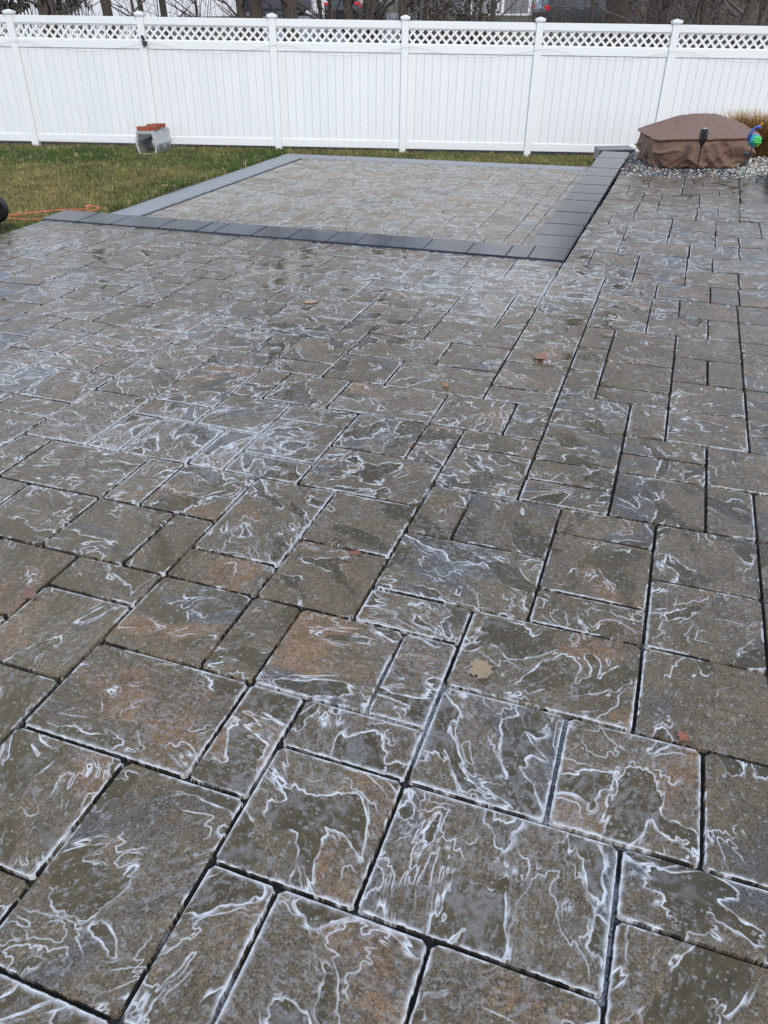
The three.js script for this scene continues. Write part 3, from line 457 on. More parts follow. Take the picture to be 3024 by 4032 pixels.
// ------------------------------------------------------------------ things on the lawn
const brickM = std({ color: col(0.34, 0.085, 0.042), map: rep(mottleT, 3), bumpMap: rep(grainT, 6), bumpScale: 0.002, roughness: 0.8 });
{
  const cx = -7.5, cz = -10.42, cy = ground(cx, cz) + 0.012, turn = 0.15;
  const k = thing('pet_carrier', 'grey plastic pet carrier without its door, standing on the grass under plastic sheet', 'pet carrier', [cx, cy, cz], turn);
  k.scale.set(0.95, 1.14, 1.05);
  const light = std({ color: col(0.40, 0.40, 0.38), roughness: 0.5, side: THREE.DoubleSide }), dark = std({ color: col(0.22, 0.22, 0.21), roughness: 0.55, side: THREE.DoubleSide }), inner = std({ color: col(0.2, 0.18, 0.15), roughness: 0.6, side: THREE.DoubleSide });
  // half profile: bottom narrow, widest at the seam, top narrow; depth 0.46
  const D = 0.46, w = [0.145, 0.17, 0.173, 0.128], y = [0.012, 0.13, 0.145, 0.285];
  const shell = (pts, th) => { const s = new THREE.Shape(); s.moveTo(...pts[0]); pts.slice(1).forEach((p) => s.lineTo(...p)); [...pts].reverse().forEach(([a, b]) => s.lineTo(a - Math.sign(a) * th, b + (b < 0.14 ? th : -th))); return new THREE.ExtrudeGeometry(s, { depth: D, bevelEnabled: false, curveSegments: 2 }).translate(0, 0, -D); };
  mesh('lower_shell', shell([[-w[1], y[1]], [-w[0], y[0]], [w[0], y[0]], [w[1], y[1]]], 0.006), dark, k);
  mesh('seam_rim', [box(0.014, 0.016, D + 0.012, w[2], 0.14, -D / 2), box(0.014, 0.016, D + 0.012, -w[2], 0.14, -D / 2), box(0.34, 0.016, 0.014, 0, 0.14, -D)], light, k);
  const roof = mesh('upper_shell', [box(0.236, 0.008, D, 0, 0.287, -D / 2), box(0.33, 0.15, 0.006, 0, 0.215, -D + 0.003)], light, k);
  for (const sx of [-1, 1]) {                                               // sloping sides with ventilation slots cut through
    const s = new THREE.Shape([[0, 0], [D, 0], [D, 0.149], [0, 0.149]].map((p) => new THREE.Vector2(...p)));
    for (let q = 0; q < 13; q++) { const u = 0.055 + q * 0.028, h = new THREE.Path(); h.moveTo(u, 0.03); h.lineTo(u + 0.013, 0.03); h.lineTo(u + 0.013, 0.128); h.lineTo(u, 0.128); h.closePath(); s.holes.push(h); }
    const g = new THREE.ExtrudeGeometry(s, { depth: 0.005, bevelEnabled: false }).rotateY(Math.PI / 2); g.rotateZ(sx * Math.atan2(0.05, 0.14)).translate(sx * w[2], 0.145, 0);
    mesh('vent_side', g, light, roof);
  }
  const fr = new THREE.Shape([[-w[0], y[0]], [w[0], y[0]], [w[1], y[1]], [w[3], y[3]], [-w[3], y[3]], [-w[1], y[1]]].map((p) => new THREE.Vector2(...p)));
  const ho = new THREE.Path([[-0.122, 0.03], [-0.145, 0.13], [-0.11, 0.262], [0.11, 0.262], [0.145, 0.13], [0.122, 0.03]].map((p) => new THREE.Vector2(...p))); fr.holes.push(ho);
  mesh('door_frame', new THREE.ExtrudeGeometry(fr, { depth: 0.014, bevelEnabled: true, bevelSize: 0.003, bevelThickness: 0.003, bevelSegments: 1 }), light, k);
  mesh('floor_liner', box(0.27, 0.004, D - 0.02, 0, 0.022, -D / 2), inner, k);
  // crumpled clear sheet over it
  const pos = [], idx = [], A = 30, B = 18;
  for (let b = 0; b <= B; b++) for (let a = 0; a <= A; a++) {
    const u = a / A, v = b / B, z = 0.035 - v * (D + 0.11), side = (u - 0.5) * 2, q = Math.abs(side);
    let X, Y; if (q < 0.4) { X = side * 0.30; Y = 0.294; } else { const f = (q - 0.4) / 0.6, drop = f * (0.20 + 0.05 * gn(v * 9 + 3, side > 0 ? 1.2 : 7.3)); X = Math.sign(side) * (0.132 + 0.052 * smooth(0, 0.8, f) - 0.004 * f); Y = 0.294 - drop; }
    const cr = 0.012 * gn(u * 16 + 3, v * 12) + 0.006 * gn(u * 40, v * 30); X += Math.sign(side) * Math.max(-0.001, cr) * (q > 0.4 ? 1 : 0); Y += q < 0.4 ? 0.002 + 0.003 * Math.abs(cr) : 0; if (z < -D) Y -= (-D - z) * 1.5;
    pos.push(X, Y, z); if (a && b) { const i = b * (A + 1) + a; idx.push(i - A - 2, i - 1, i - A - 1, i - A - 1, i - 1, i); }
  }
  const g = new THREE.BufferGeometry(); g.setAttribute('position', new THREE.Float32BufferAttribute(pos, 3)); g.setIndex(idx); g.computeVertexNormals();
  const sh = mesh('plastic_sheet', g, new THREE.MeshPhysicalMaterial({ color: col(0.93, 0.95, 0.96), roughness: 0.22, transmission: 0.82, thickness: 0, ior: 1.45, side: THREE.DoubleSide }));
  sh.position.set(cx, cy, cz); sh.rotation.y = turn; sh.scale.set(0.97, 1.14, 1.05); tag(sh, 'crumpled clear plastic sheet draped over the pet carrier under the bricks', 'plastic sheet');
  const L = [['red brick at the front of the carrier roof, lying nearest the opening', -0.03, -0.06, 1.62], ['red brick behind the front one, beside the middle of the carrier roof', 0.055, -0.115, 1.5], ['red brick in the middle of the carrier roof, third from the opening', 0.04, -0.235, 1.66], ['red brick furthest back on the carrier roof, tallest in the row', 0.075, -0.32, 1.72]];
  L.forEach(([label, x, z, a], n) => {
    const b = thing('brick', label, 'brick', [cx + Math.cos(turn) * x + Math.sin(turn) * z, cy + 0.362 + (n > 1 ? 0.012 : 0), cz - Math.sin(turn) * x + Math.cos(turn) * z], a + turn - Math.PI / 2, 'bricks weighing down the sheet on the carrier');
    mesh('brick_body', rbox(0.195, 0.052, 0.088, 0, 0, 0, 0.004), brickM, b);
  });
}
{ // orange hose looping in the grass
  const P = [[-5.93, -6.43], [-6.25, -6.36], [-6.7, -6.3], [-7.1, -6.2], [-7.05, -6.02], [-6.7, -6.2], [-6.4, -6.55], [-6.16, -6.83], [-5.9, -6.98], [-5.68, -7.12], [-5.5, -7.1], [-5.42, -6.95], [-5.48, -6.82], [-5.6, -6.74]];
  const Q = P.map(([x, z], n) => { const X = n > 8 ? x - 0.36 : x; return [X, ground(X, z) + 0.045 + 0.012 * gn(n * 1.7, 3), z]; });
  tag(mesh('garden_hose', tube(Q, 0.0125, 90, 8), std({ color: col(0.62, 0.12, 0.05), roughness: 0.42, bumpMap: rep(fineT, 4), bumpScale: 0.001 })), 'orange red hose looped on the grass beside the patio corner', 'hose');
}
{ // pressure washer at the edge of the picture: wheel, frame, tank
  const w = thing('pressure_washer', 'black wheeled machine at the left edge of the patio, mostly out of view', 'machine', [-5.80, 0.0, -5.44], 0.45);
  const tyre = std({ color: col(0.012, 0.012, 0.013), roughness: 0.42 }), grey = std({ color: col(0.12, 0.125, 0.13), roughness: 0.35 }), steel = std({ color: col(0.5, 0.5, 0.5), metalness: 1, roughness: 0.25 });
  for (const z of [0, -0.36]) { const t = mesh('wheel', new THREE.TorusGeometry(0.1, 0.034, 14, 36).translate(0, 0.135, z), tyre, w); mesh('hub', new THREE.CylinderGeometry(0.085, 0.085, 0.03, 24).rotateX(Math.PI / 2).translate(0, 0.135, z), tyre, t); mesh('wheel_bolt', [[0.055, 0.05], [0.07, -0.03], [-0.06, 0.02]].map(([a, b]) => new THREE.SphereGeometry(0.007, 8, 6).translate(a, 0.135 + b, z + 0.018)), steel, t); }
  mesh('fender', new THREE.TorusGeometry(0.145, 0.02, 8, 24, Math.PI * 0.75).rotateZ(-0.1).translate(0, 0.13, 0.004), grey, w);
  mesh('tank', rbox(0.3, 0.26, 0.3, -0.22, 0.27, -0.18, 0.04), tyre, w);
  mesh('frame', [tube([[-0.36, 0.05, -0.03], [-0.36, 0.5, -0.03], [-0.4, 0.85, -0.05], [-0.4, 0.85, -0.31], [-0.36, 0.5, -0.33], [-0.36, 0.05, -0.33]], 0.013, 30, 8), box(0.4, 0.03, 0.3, -0.18, 0.1, -0.18)], grey, w);
}
// ------------------------------------------------------------------ the gravel corner
{
  const creaseT = tex(512, (u, v) => { const n = 1 - Math.abs(tn(u, v, 3.2, 2)) * 1.5, k = 1 - Math.abs(tn(u, v, 7, 2)) * 1.5; const c = 0.25 + 0.45 * Math.pow(clamp(n), 3) + 0.25 * Math.pow(clamp(k), 3) + 0.02 * tn(u, v, 120, 1); return [c, c, c]; });
  const T = thing('covered_table', 'low table under a creased brown fabric cover standing on the gravel', 'covered table', [0.1, -0.035, -11.16], 0.35);
  const A = 150, B = 46, pos = [], uv = [], idx = [], hw = 0.6, hd = 0.46;
  const outline = (t, x, z) => { const e = 7, c = Math.cos(t), s = Math.sin(t), q = Math.pow(Math.pow(Math.abs(c), e) + Math.pow(Math.abs(s), e), -1 / e); return [c * q * x, s * q * z]; };
  const top = (x, z) => { const v = clamp(0.5 - z / hd / 2), q = x / hw, rise = 0.03 + 0.135 * smooth(-1.0, 0.12, q) - 0.06 * smooth(0.5, 1, q); return 0.372 + rise * v - 0.02 * smooth(0.6, 1, -q) + 0.004 * gn(x * 6, z * 6) - 0.008 * smooth(0.10, 0.0, Math.abs(gn(x * 1.7 + 3, z * 2.2))); };
  for (let b = 0; b <= B; b++) for (let a = 0; a <= A; a++) {
    const t = (a / A) * Math.PI * 2, v = b / B; let x, y, z;
    if (v < 0.42) { const q = v / 0.42; [x, z] = outline(t, hw * q, hd * q); y = top(x, z); }
    else {
      const f = (v - 0.42) / 0.58, [ex, ez] = outline(t, hw, hd), y0 = top(ex, ez), hem = 0.03 + 0.045 * Math.max(0, gn(t * 1.9 + 2, 3)) + 0.012 * gn(t * 6, 1);
      // broad sagging folds: pockets between hanging ridges
      const sw = t * 1.9 + f * 0.9 + 0.6 * gn(t * 1.1, f * 1.2), rid = 0.42 - 1.5 * Math.abs(gn(sw, 0.3 * f + 2)), rid2 = Math.max(-0.1, 0.3 - 2.2 * Math.abs(gn(t * 2.6 - f * 2.2 + 5, f * 1.1 + 7))), fold = smooth(0.06, 0.4, f) * (0.11 * rid + 0.085 * rid2 + 0.005 * gn(t * 12 + f * 6, f * 5)), hang = 0.055 * smooth(0.085, 0.055, f) * smooth(-0.01, 0.02, f), bulge = 0.028 * Math.sin(Math.min(1, f * 1.15) * Math.PI), out = 1 + (bulge + fold + hang) / hd * 0.62 - 0.05 * f;
      x = ex * out; z = ez * out; y = lerp(y0, hem, f) + 0.02 * gn(t * 2.3 + 7, f * 2) * Math.sin(f * Math.PI);
      if (f > 0.985) { x *= 0.985; z *= 0.985; }
    }
    pos.push(x, y, z); uv.push(x + t * 0.05, y + z); if (a && b) { const i = b * (A + 1) + a; idx.push(i - A - 2, i - A - 1, i - 1, i - A - 1, i, i - 1); }
  }
  const g = new THREE.BufferGeometry(); g.setAttribute('position', new THREE.Float32BufferAttribute(pos, 3)); g.setAttribute('uv', new THREE.Float32BufferAttribute(uv, 2)); g.setIndex(idx); g.computeVertexNormals();
  mesh('cover', g, std({ color: col(0.20, 0.115, 0.078), map: rep(mottleT, 2), bumpMap: rep(creaseT, 1.1), bumpScale: 0.022, roughness: 0.72, side: THREE.DoubleSide }), T);
  const lm = std({ color: col(0.03, 0.028, 0.026), roughness: 0.5 });
  for (const [x, z] of [[-0.5, 0.36], [0.5, 0.36], [-0.5, -0.36], [0.5, -0.36]]) mesh('leg', rbox(0.05, 0.34, 0.05, x, 0.17, z), lm, T);
}
const black = std({ color: col(0.014, 0.014, 0.015), roughness: 0.38 });
{
  const t = thing('solar_torch', 'black solar torch light with a slatted flame head staked before the covered table', 'garden torch', [0.17, -0.03, -10.42]);
  mesh('stake', new THREE.CylinderGeometry(0.008, 0.008, 0.31, 10).translate(0, 0.155, 0), black, t);
  mesh('cup', new THREE.LatheGeometry([[0.009, 0.28], [0.016, 0.31], [0.03, 0.338], [0.033, 0.352]].map((p) => new THREE.Vector2(...p)), 18), black, t);
  for (let k = 0; k < 14; k++) { const a = (k / 14) * 6.283, c = Math.cos(a), s = Math.sin(a); mesh('cage_bar', tube([[c * 0.031, 0.345, s * 0.031], [c * 0.041, 0.385, s * 0.041], [c * 0.043, 0.43, s * 0.043], [c * 0.036, 0.475, s * 0.036]], 0.0042, 6, 5), black, t); }
  mesh('diffuser', new THREE.CylinderGeometry(0.029, 0.026, 0.12, 16).translate(0, 0.41, 0), std({ color: col(0.045, 0.045, 0.05), roughness: 0.2 }), t);
  const cp = mesh('cap', new THREE.CylinderGeometry(0.036, 0.04, 0.02, 18).translate(0, 0.482, 0), black, t);
  mesh('solar_cell', new THREE.CylinderGeometry(0.029, 0.029, 0.004, 18).translate(0, 0.494, 0), std({ color: col(0.4, 0.43, 0.46), roughness: 0.12 }), cp);
}
{
  const p = thing('peacock_stake', 'blue and green metal peacock garden stake with solar panel standing in the gravel', 'garden ornament', [0.69, -0.03, -10.32], 0.35);
  const blue = new THREE.MeshPhysicalMaterial({ color: col(0.012, 0.05, 0.30), roughness: 0.22, clearcoat: 1, clearcoatRoughness: 0.1, metalness: 0.3 }), teal = new THREE.MeshPhysicalMaterial({ color: col(0.012, 0.27, 0.33), roughness: 0.22, clearcoat: 1, metalness: 0.3 }), green = new THREE.MeshPhysicalMaterial({ color: col(0.02, 0.42, 0.10), roughness: 0.18, clearcoat: 1, metalness: 0.35 }), gold = std({ color: col(0.8, 0.45, 0.04), roughness: 0.3, metalness: 0.4 });
  mesh('rod', new THREE.CylinderGeometry(0.0055, 0.0055, 0.36, 8).translate(0.005, 0.17, 0).rotateZ(-0.05), black, p);
  const body = mesh('body', new THREE.SphereGeometry(0.064, 26, 18).scale(1.0, 1.06, 0.8).translate(0.025, 0.395, 0), teal, p);
  const wing = mesh('wing', new THREE.SphereGeometry(0.05, 22, 14).scale(1.02, 0.95, 0.42).translate(0.042, 0.4, 0.042), green, body);
  const sc = []; for (let a = 0; a < 4; a++) for (let b = 0; b < 4; b++) sc.push(new THREE.SphereGeometry(0.0095, 8, 6).scale(1, 0.9, 0.5).translate(0.008 + b * 0.02 + (a % 2) * 0.01, 0.43 - a * 0.017, 0.063 - Math.abs(b - 1.5) * 0.004));
  mesh('wing_feather', sc, new THREE.MeshPhysicalMaterial({ color: col(0.10, 0.6, 0.10), roughness: 0.12, clearcoat: 1, metalness: 0.4 }), wing);
  mesh('tail', [0, 1, 2, 3].map((k) => new THREE.SphereGeometry(0.03, 14, 8).scale(0.42, 1.15, 0.3).rotateZ(0.25 + k * 0.2).translate(0.055 + k * 0.011, 0.365 + k * 0.006, 0.03 - k * 0.012)), std({ color: col(0.38, 0.42, 0.04), roughness: 0.25, metalness: 0.3 }), body);
  mesh('neck', limb([[-0.026, 0.40, 0], [-0.036, 0.45, 0], [-0.025, 0.49, 0.0], [0.004, 0.523, 0], [0.032, 0.535, 0]], [0.03, 0.021, 0.016, 0.014, 0.015], 12), blue, p);
  const head = mesh('head', new THREE.SphereGeometry(0.022, 16, 12).scale(1.2, 0.95, 0.9).translate(0.045, 0.53, 0), blue, p);
  mesh('beak', new THREE.ConeGeometry(0.007, 0.03, 8).rotateZ(-2.2).translate(0.073, 0.517, 0), gold, head);
  mesh('crest', [-0.35, 0, 0.35].map((a) => new THREE.ConeGeometry(0.006, 0.036, 6).rotateX(Math.PI).translate(0, 0.018, 0).rotateZ(-0.55 + a).translate(0.055, 0.546, 0)), gold, head);
  mesh('solar_panel', [new THREE.CylinderGeometry(0.036, 0.034, 0.016, 20).rotateX(0.3).translate(-0.032, 0.262, 0.02), box(0.03, 0.008, 0.01, -0.01, 0.262, 0.01)], black, p);
}
{ // tangle of little fairy-light wires round the stake
  const r = rng(66), g = [], b = [];
  for (let k = 0; k < 9; k++) { const P = []; let x = 0.6 + 0.3 * r(), z = -10.25 - 0.75 * r(); for (let q = 0; q < 7; q++) { P.push([x, BEDY(z) + 0.02 + 0.05 * r(), z]); if (r() < 0.8) b.push(new THREE.SphereGeometry(0.006, 6, 5).translate(x, BEDY(z) + 0.03 + 0.04 * r(), z)); x = clamp(x + (r() - 0.5) * 0.18, 0.52, 1.05); z = clamp(z + (r() - 0.5) * 0.2, -11.1, -10.15); } g.push(tube(P, 0.0022, 28, 4)); }
  const o = thing('fairy_lights', 'tangle of pale coiled fairy light wire with small beads around the peacock stake', 'string lights');
  mesh('wire', g, std({ color: col(0.55, 0.68, 0.68), roughness: 0.3 }), o); mesh('bead', b, std({ color: col(0.62, 0.58, 0.3), roughness: 0.25 }), o);
}
{ // ornamental grass, straw coloured in winter
  const r = rng(41), pos = [], idx = [], c = [];
  for (let k = 0; k < 3600; k++) {
    const a = r() * 6.283, rad = Math.pow(r(), 0.8) * 0.3, bx = Math.cos(a) * rad * 1.2, bz = Math.sin(a) * rad, h = 0.26 + 0.24 * r() * (1.15 - rad), out = 0.10 + 0.36 * r() * (0.4 + rad * 2), da = a + (r() - 0.5) * 1.4, dx = Math.cos(da) * out, dz = Math.sin(da) * out, w = 0.0022 + 0.0016 * r(), wx = -Math.sin(da) * w, wz = Math.cos(da) * w, v = 0.65 + 0.6 * r(), red = r();
    const n = pos.length / 3, droop = r() < 0.35 ? 0.16 : 0.03;
    for (let q = 0; q <= 4; q++) { const f = q / 4, x = bx + dx * f * f, z = bz + dz * f * f, y = h * (f - droop * f * f * 2.2), t = q === 4 ? 0.25 : 1; pos.push(x + wx * t, y, z + wz * t, x - wx * t, y, z - wz * t); for (let e = 0; e < 2; e++) c.push(lerp(0.40, 0.30, red) * v * (0.55 + 0.45 * f), lerp(0.25, 0.14, red) * v * (0.5 + 0.5 * f), lerp(0.095, 0.04, red) * v * (0.5 + 0.5 * f)); if (q) idx.push(n + q * 2 - 2, n + q * 2 - 1, n + q * 2, n + q * 2 - 1, n + q * 2 + 1, n + q * 2); }
  }
  const g = new THREE.BufferGeometry(); g.setAttribute('position', new THREE.Float32BufferAttribute(pos, 3)); g.setAttribute('color', new THREE.Float32BufferAttribute(c, 3)); g.setIndex(idx); g.computeVertexNormals();
  const o = mesh('ornamental_grass', g, std({ vertexColors: true, roughness: 0.8, side: THREE.DoubleSide })); o.scale.set(1.2, 1.22, 1.2); o.position.set(0.86, BEDY(-12.4) - 0.01, -12.4); tag(o, 'clump of dry straw coloured ornamental grass by the fence', 'grass clump');
}
{ // rounded edging block at the right margin
  const g = new RoundedBoxGeometry(0.42, 0.22, 0.9, 4, 0.07), p = g.attributes.position; for (let k = 0; k < p.count; k++) { const s = 0.012 * gn(p.getX(k) * 7 + p.getY(k) * 5, p.getZ(k) * 6); p.setXYZ(k, p.getX(k) + s, p.getY(k) + s * 0.6, p.getZ(k) + s); } g.computeVertexNormals();
  const o = mesh('edging_block', g, std({ color: col(0.17, 0.15, 0.115), map: rep(mottleT, 2), bumpMap: rep(grainT, 3), bumpScale: 0.004, roughness: 0.7 })); o.position.set(1.12, 0.07, -9.95); o.rotation.y = -0.06; tag(o, 'weathered tan stone edging block at the right edge beside the gravel', 'stone block');
  const q = mesh('edging_block', g, o.material); q.position.set(1.14, 0.05, -9.02); q.rotation.y = -0.02; tag(q, 'tan stone edging block along the right patio edge, nearer the camera', 'stone block');
}
// ------------------------------------------------------------------ fallen leaves and bits
function leafShape(kind) {
  const s = new THREE.Shape();
  if (kind === 'maple') { [[0.02, -0.5], [0.12, -0.36], [0.33, -0.4], [0.36, -0.25], [0.5, -0.12], [0.58, 0.08], [0.44, 0.1], [0.47, 0.27], [0.36, 0.3], [0.24, 0.2], [0.22, 0.38], [0.1, 0.4], [0.03, 0.58], [-0.08, 0.44], [-0.22, 0.42], [-0.2, 0.22], [-0.4, 0.34], [-0.44, 0.16], [-0.56, 0.04], [-0.46, -0.1], [-0.38, -0.24], [-0.28, -0.38], [-0.1, -0.33]].forEach((p, n) => (n ? s.lineTo(...p) : s.moveTo(...p))); }
  else { s.moveTo(0, -0.5); s.bezierCurveTo(0.42, -0.25, 0.34, 0.2, 0, 0.55); s.bezierCurveTo(-0.34, 0.2, -0.42, -0.25, 0, -0.5); }
  return s;
}
function leaf(label, x, z, size, turn, kind, c, curl, y = 0.004) {
  const g = plain(new THREE.ExtrudeGeometry(leafShape(kind), { depth: 0.006, bevelEnabled: false, curveSegments: 6 }).scale(size, size, size * 0.3)), rr = rng(Math.round(x * 977 + z * 311 + 5000));
  // subdivide by bending every triangle through its mid points
  const P = g.attributes.position, out = []; const V = (k) => [P.getX(k), P.getY(k), P.getZ(k)], mid = (a, b) => a.map((v, n) => (v + b[n]) / 2);
  for (let k = 0; k < P.count; k += 3) { const a = V(k), b = V(k + 1), d = V(k + 2), ab = mid(a, b), bd = mid(b, d), da = mid(d, a); for (const t of [[a, ab, da], [ab, b, bd], [da, bd, d], [ab, bd, da]]) out.push(...t.flat()); }
  for (let k = 0; k < out.length; k += 3) { const u = out[k] / size, v = out[k + 1] / size; out[k + 2] += size * (curl * (u * u * 1.2 + v * v * 0.5) + 0.06 * gn(u * 3 + x * 9, v * 3 + z * 9)); }
  const q = new THREE.BufferGeometry(); q.setAttribute('position', new THREE.Float32BufferAttribute(out, 3)); q.computeVertexNormals(); q.setAttribute('uv', new THREE.Float32BufferAttribute(out.filter((_, k) => k % 3 < 2), 2));
  const t = thing('fallen_leaf', label, 'leaf', [x, y, z], turn);
  const m = std({ color: col(...c), map: rep(mottleT, 30), roughness: 0.45, side: THREE.DoubleSide });
  mesh('blade', q.rotateX(-Math.PI / 2), m, t);
  mesh('stem', tube([[0, 0.004, size * 0.48], [size * 0.06, 0.006, size * 0.75], [size * 0.2, 0.004, size * 1.05]], size * 0.018, 8, 4), std({ color: col(c[0] * 0.5, c[1] * 0.5, c[2] * 0.5), roughness: 0.6 }), t);
}
leaf('largest fallen leaf, pale tan maple leaf lying flat on the near pavers', -0.29, -1.585, 0.075, 2.2, 'maple', [0.30, 0.215, 0.125], 0.2, 0.006);
leaf('curled brown leaf at the left edge, lying across a paver joint', -1.78, -1.43, 0.062, 1.3, 'oval', [0.19, 0.09, 0.06], 0.6, 0.006);
leaf('red brown oval leaf lying in a wet joint near the patio middle', -0.85, -2.0, 0.05, 1.9, 'oval', [0.2, 0.065, 0.035], 0.25, 0.005);
leaf('upright orange leaf standing on its edge right of the patio middle', -0.94, -3.49, 0.06, 0.6, 'oval', [0.34, 0.145, 0.05], 0.9, 0.008);
leaf('jagged brown leaf right of the orange one, further back', -0.55, -4.02, 0.085, 1.1, 'maple', [0.26, 0.13, 0.07], 0.45, 0.008);
leaf('pale peach leaf lying flat left of centre below the dark coping', -2.17, -4.53, 0.09, 0.4, 'maple', [0.4, 0.25, 0.16], 0.16, 0.005);
leaf('tiny orange leaf on the narrow right arm of the patio', 0.18, -4.85, 0.045, 0.9, 'oval', [0.34, 0.17, 0.1], 0.2, 0.005);
leaf('small russet leaf by a joint at the right side of the near pavers', 0.27, -1.52, 0.033, 2.5, 'maple', [0.25, 0.085, 0.04], 0.6, 0.005);
leaf('dark crumpled leaf scrap stuck in a joint at the bottom', -0.585, -0.82, 0.018, 0.3, 'oval', [0.06, 0.035, 0.03], 0.8, 0.001);
leaf('pink tan leaf on the lawn beside the pale border', -5.86, -8.35, 0.1, 0.8, 'maple', [0.5, 0.24, 0.12], 0.2, -0.10);
leaf('beige leaf on the grass at the end of the hose loop', -5.68, -6.75, 0.07, 2.8, 'maple', [0.5, 0.36, 0.2], 0.4, -0.10);
leaf('rusty leaf in the grass above the hose', -6.9, -7.6, 0.08, 1.8, 'maple', [0.36, 0.13, 0.06], 0.3, -0.1);
leaf('pale leaf in the grass left of the pet carrier by the fence', -8.6, -10.1, 0.08, 2.1, 'oval', [0.6, 0.5, 0.38], 0.3, -0.09);
leaf('small rust leaf at the edge between gravel and patio', 0.36, -10.0, 0.05, 2.4, 'oval', [0.36, 0.12, 0.06], 0.5, 0.006);
{
  const g = [limb([[0, 0, 0], [0.03, 0.004, 0.006], [0.055, 0.002, 0]], [0.0035, 0.003, 0.002], 5), limb([[0.02, 0.003, 0.004], [0.03, 0.006, 0.02]], [0.0025, 0.0012], 5)];
  const o = mesh('twig', g, std({ color: col(0.05, 0.04, 0.03), roughness: 0.7 })); o.position.set(-0.205, 0.006, -2.25); tag(o, 'short dark twig lying at a paver joint right of centre', 'twig');
}
// ------------------------------------------------------------------ beyond the fence
const barkT = tex(256, (u, v) => { const n = 0.5 + 0.5 * Math.sin((u * 16 + 1.3 * tn(u, v, 6, 3)) * Math.PI * 2) * 0.5 + 0.35 * tn(u, v, 24, 2); return [n, n, n]; });
const barkC = tex(256, (u, v) => { const n = clamp(0.72 + 0.2 * Math.sin((u * 16 + 1.3 * tn(u, v, 6, 3)) * Math.PI * 2) + 0.22 * tn(u, v, 20, 3), 0.25, 1); return [n, n * 0.97, n * 0.93]; }, true);
const bark = [[0.135, 0.105, 0.078], [0.11, 0.088, 0.066], [0.085, 0.07, 0.056]].map((c) => std({ color: col(...c), map: rep(barkC, 1.2, 0.5), bumpMap: rep(barkT, 1.2, 0.5), bumpScale: 0.02, roughness: 0.9 }));
const twigM = [[0.085, 0.068, 0.055], [0.13, 0.105, 0.09], [0.06, 0.045, 0.038]].map((c) => std({ color: col(...c), roughness: 0.85 }));
function branches(r, base, h, rad, n, spread, out) {                        // a limb with side shoots
  for (let k = 0; k < n; k++) {
    const a = r() * 6.283, y0 = base[1] + h * (0.1 + 0.8 * r()), l = spread * (0.5 + r()), P = [[base[0], y0, base[2]]];
    for (let q = 1; q <= 4; q++) P.push([base[0] + Math.cos(a) * l * q / 4 + (r() - 0.5) * 0.12, y0 + l * 0.55 * (q / 4) + (r() - 0.5) * 0.14, base[2] + Math.sin(a) * l * q / 4]);
    out.push(limb(P, [rad, rad * 0.75, rad * 0.55, rad * 0.38, rad * 0.15], 5));
    const e = P[2], b = a + (r() - 0.5) * 2; out.push(limb([e, [e[0] + Math.cos(b) * l * 0.35, e[1] + l * 0.25, e[2] + Math.sin(b) * l * 0.35], [e[0] + Math.cos(b) * l * 0.6, e[1] + l * 0.55, e[2] + Math.sin(b) * l * 0.6]], [rad * 0.4, rad * 0.28, rad * 0.1], 4));
  }
}
const TREES = [
  [188, 62, 21, 0.0, 0, 'thick brown tree trunk at the far left behind the fence, before the picket fence'], [442, 38, 20, -0.10, 1, 'slim tree trunk leaning left before the white picket fence'], [545, 12, 23, -0.12, 2, 'thin dark sapling leaning left, just left of the second fence post cap'], [568, 20, 24, -0.05, 2, 'dark sapling with forked stem just right of the leaning slim trunk'],
  [643, 30, 21, 0.02, 2, 'straight dark trunk above the second panel from the left'], [765, 11, 24, 0.08, 2, 'thin crooked sapling before the far lawn strip'], [955, 42, 19.5, -0.03, 0, 'left one of the paired grey trunks beside the navy car'], [1004, 56, 20.5, 0.02, 0, 'right one of the paired grey trunks beside the navy car'],
  [1143, 66, 20, 0.0, 0, 'broad ridged trunk in front of the navy car'], [1268, 20, 23, -0.05, 1, 'left stem of a twin stemmed sapling before the pale garage'], [1292, 18, 23, 0.06, 1, 'right stem of a twin stemmed sapling before the pale garage'], [1408, 38, 20, -0.22, 1, 'trunk leaning left out of the multi stemmed tree in the middle'],
  [1462, 72, 20.6, 0.02, 1, 'main trunk of the multi stemmed tree in the middle'], [1588, 42, 19, 0.0, 0, 'grey trunk right behind the middle fence post'], [1668, 17, 24, 0.05, 2, 'slim stem at the left edge of the dark hedge'], [1941, 22, 22, 0.0, 1, 'dark trunk in front of the grey house siding'],
  [2331, 17, 20, 0.0, 1, 'slim trunk crossing the windscreen of the black car'], [2438, 104, 21.5, -0.02, 0, 'broadest trunk, wide and finely ridged, right of the black car'], [2588, 74, 22, 0.03, 0, 'wide trunk behind the right fence post cap'], [2548, 22, 20, 0.06, 2, 'narrow dark stem between the two broadest trunks'],
  [2740, 13, 21, 0.02, 1, 'thin grey stem over the right hand fence panel'], [2822, 30, 20.5, -0.28, 1, 'stem leaning left of the V shaped pair at the right'], [2862, 32, 20.3, 0.40, 1, 'stem leaning right of the V shaped pair at the right'], [2975, 16, 23, 0.14, 2, 'sapling leaning right near the right edge of the picture'],
];
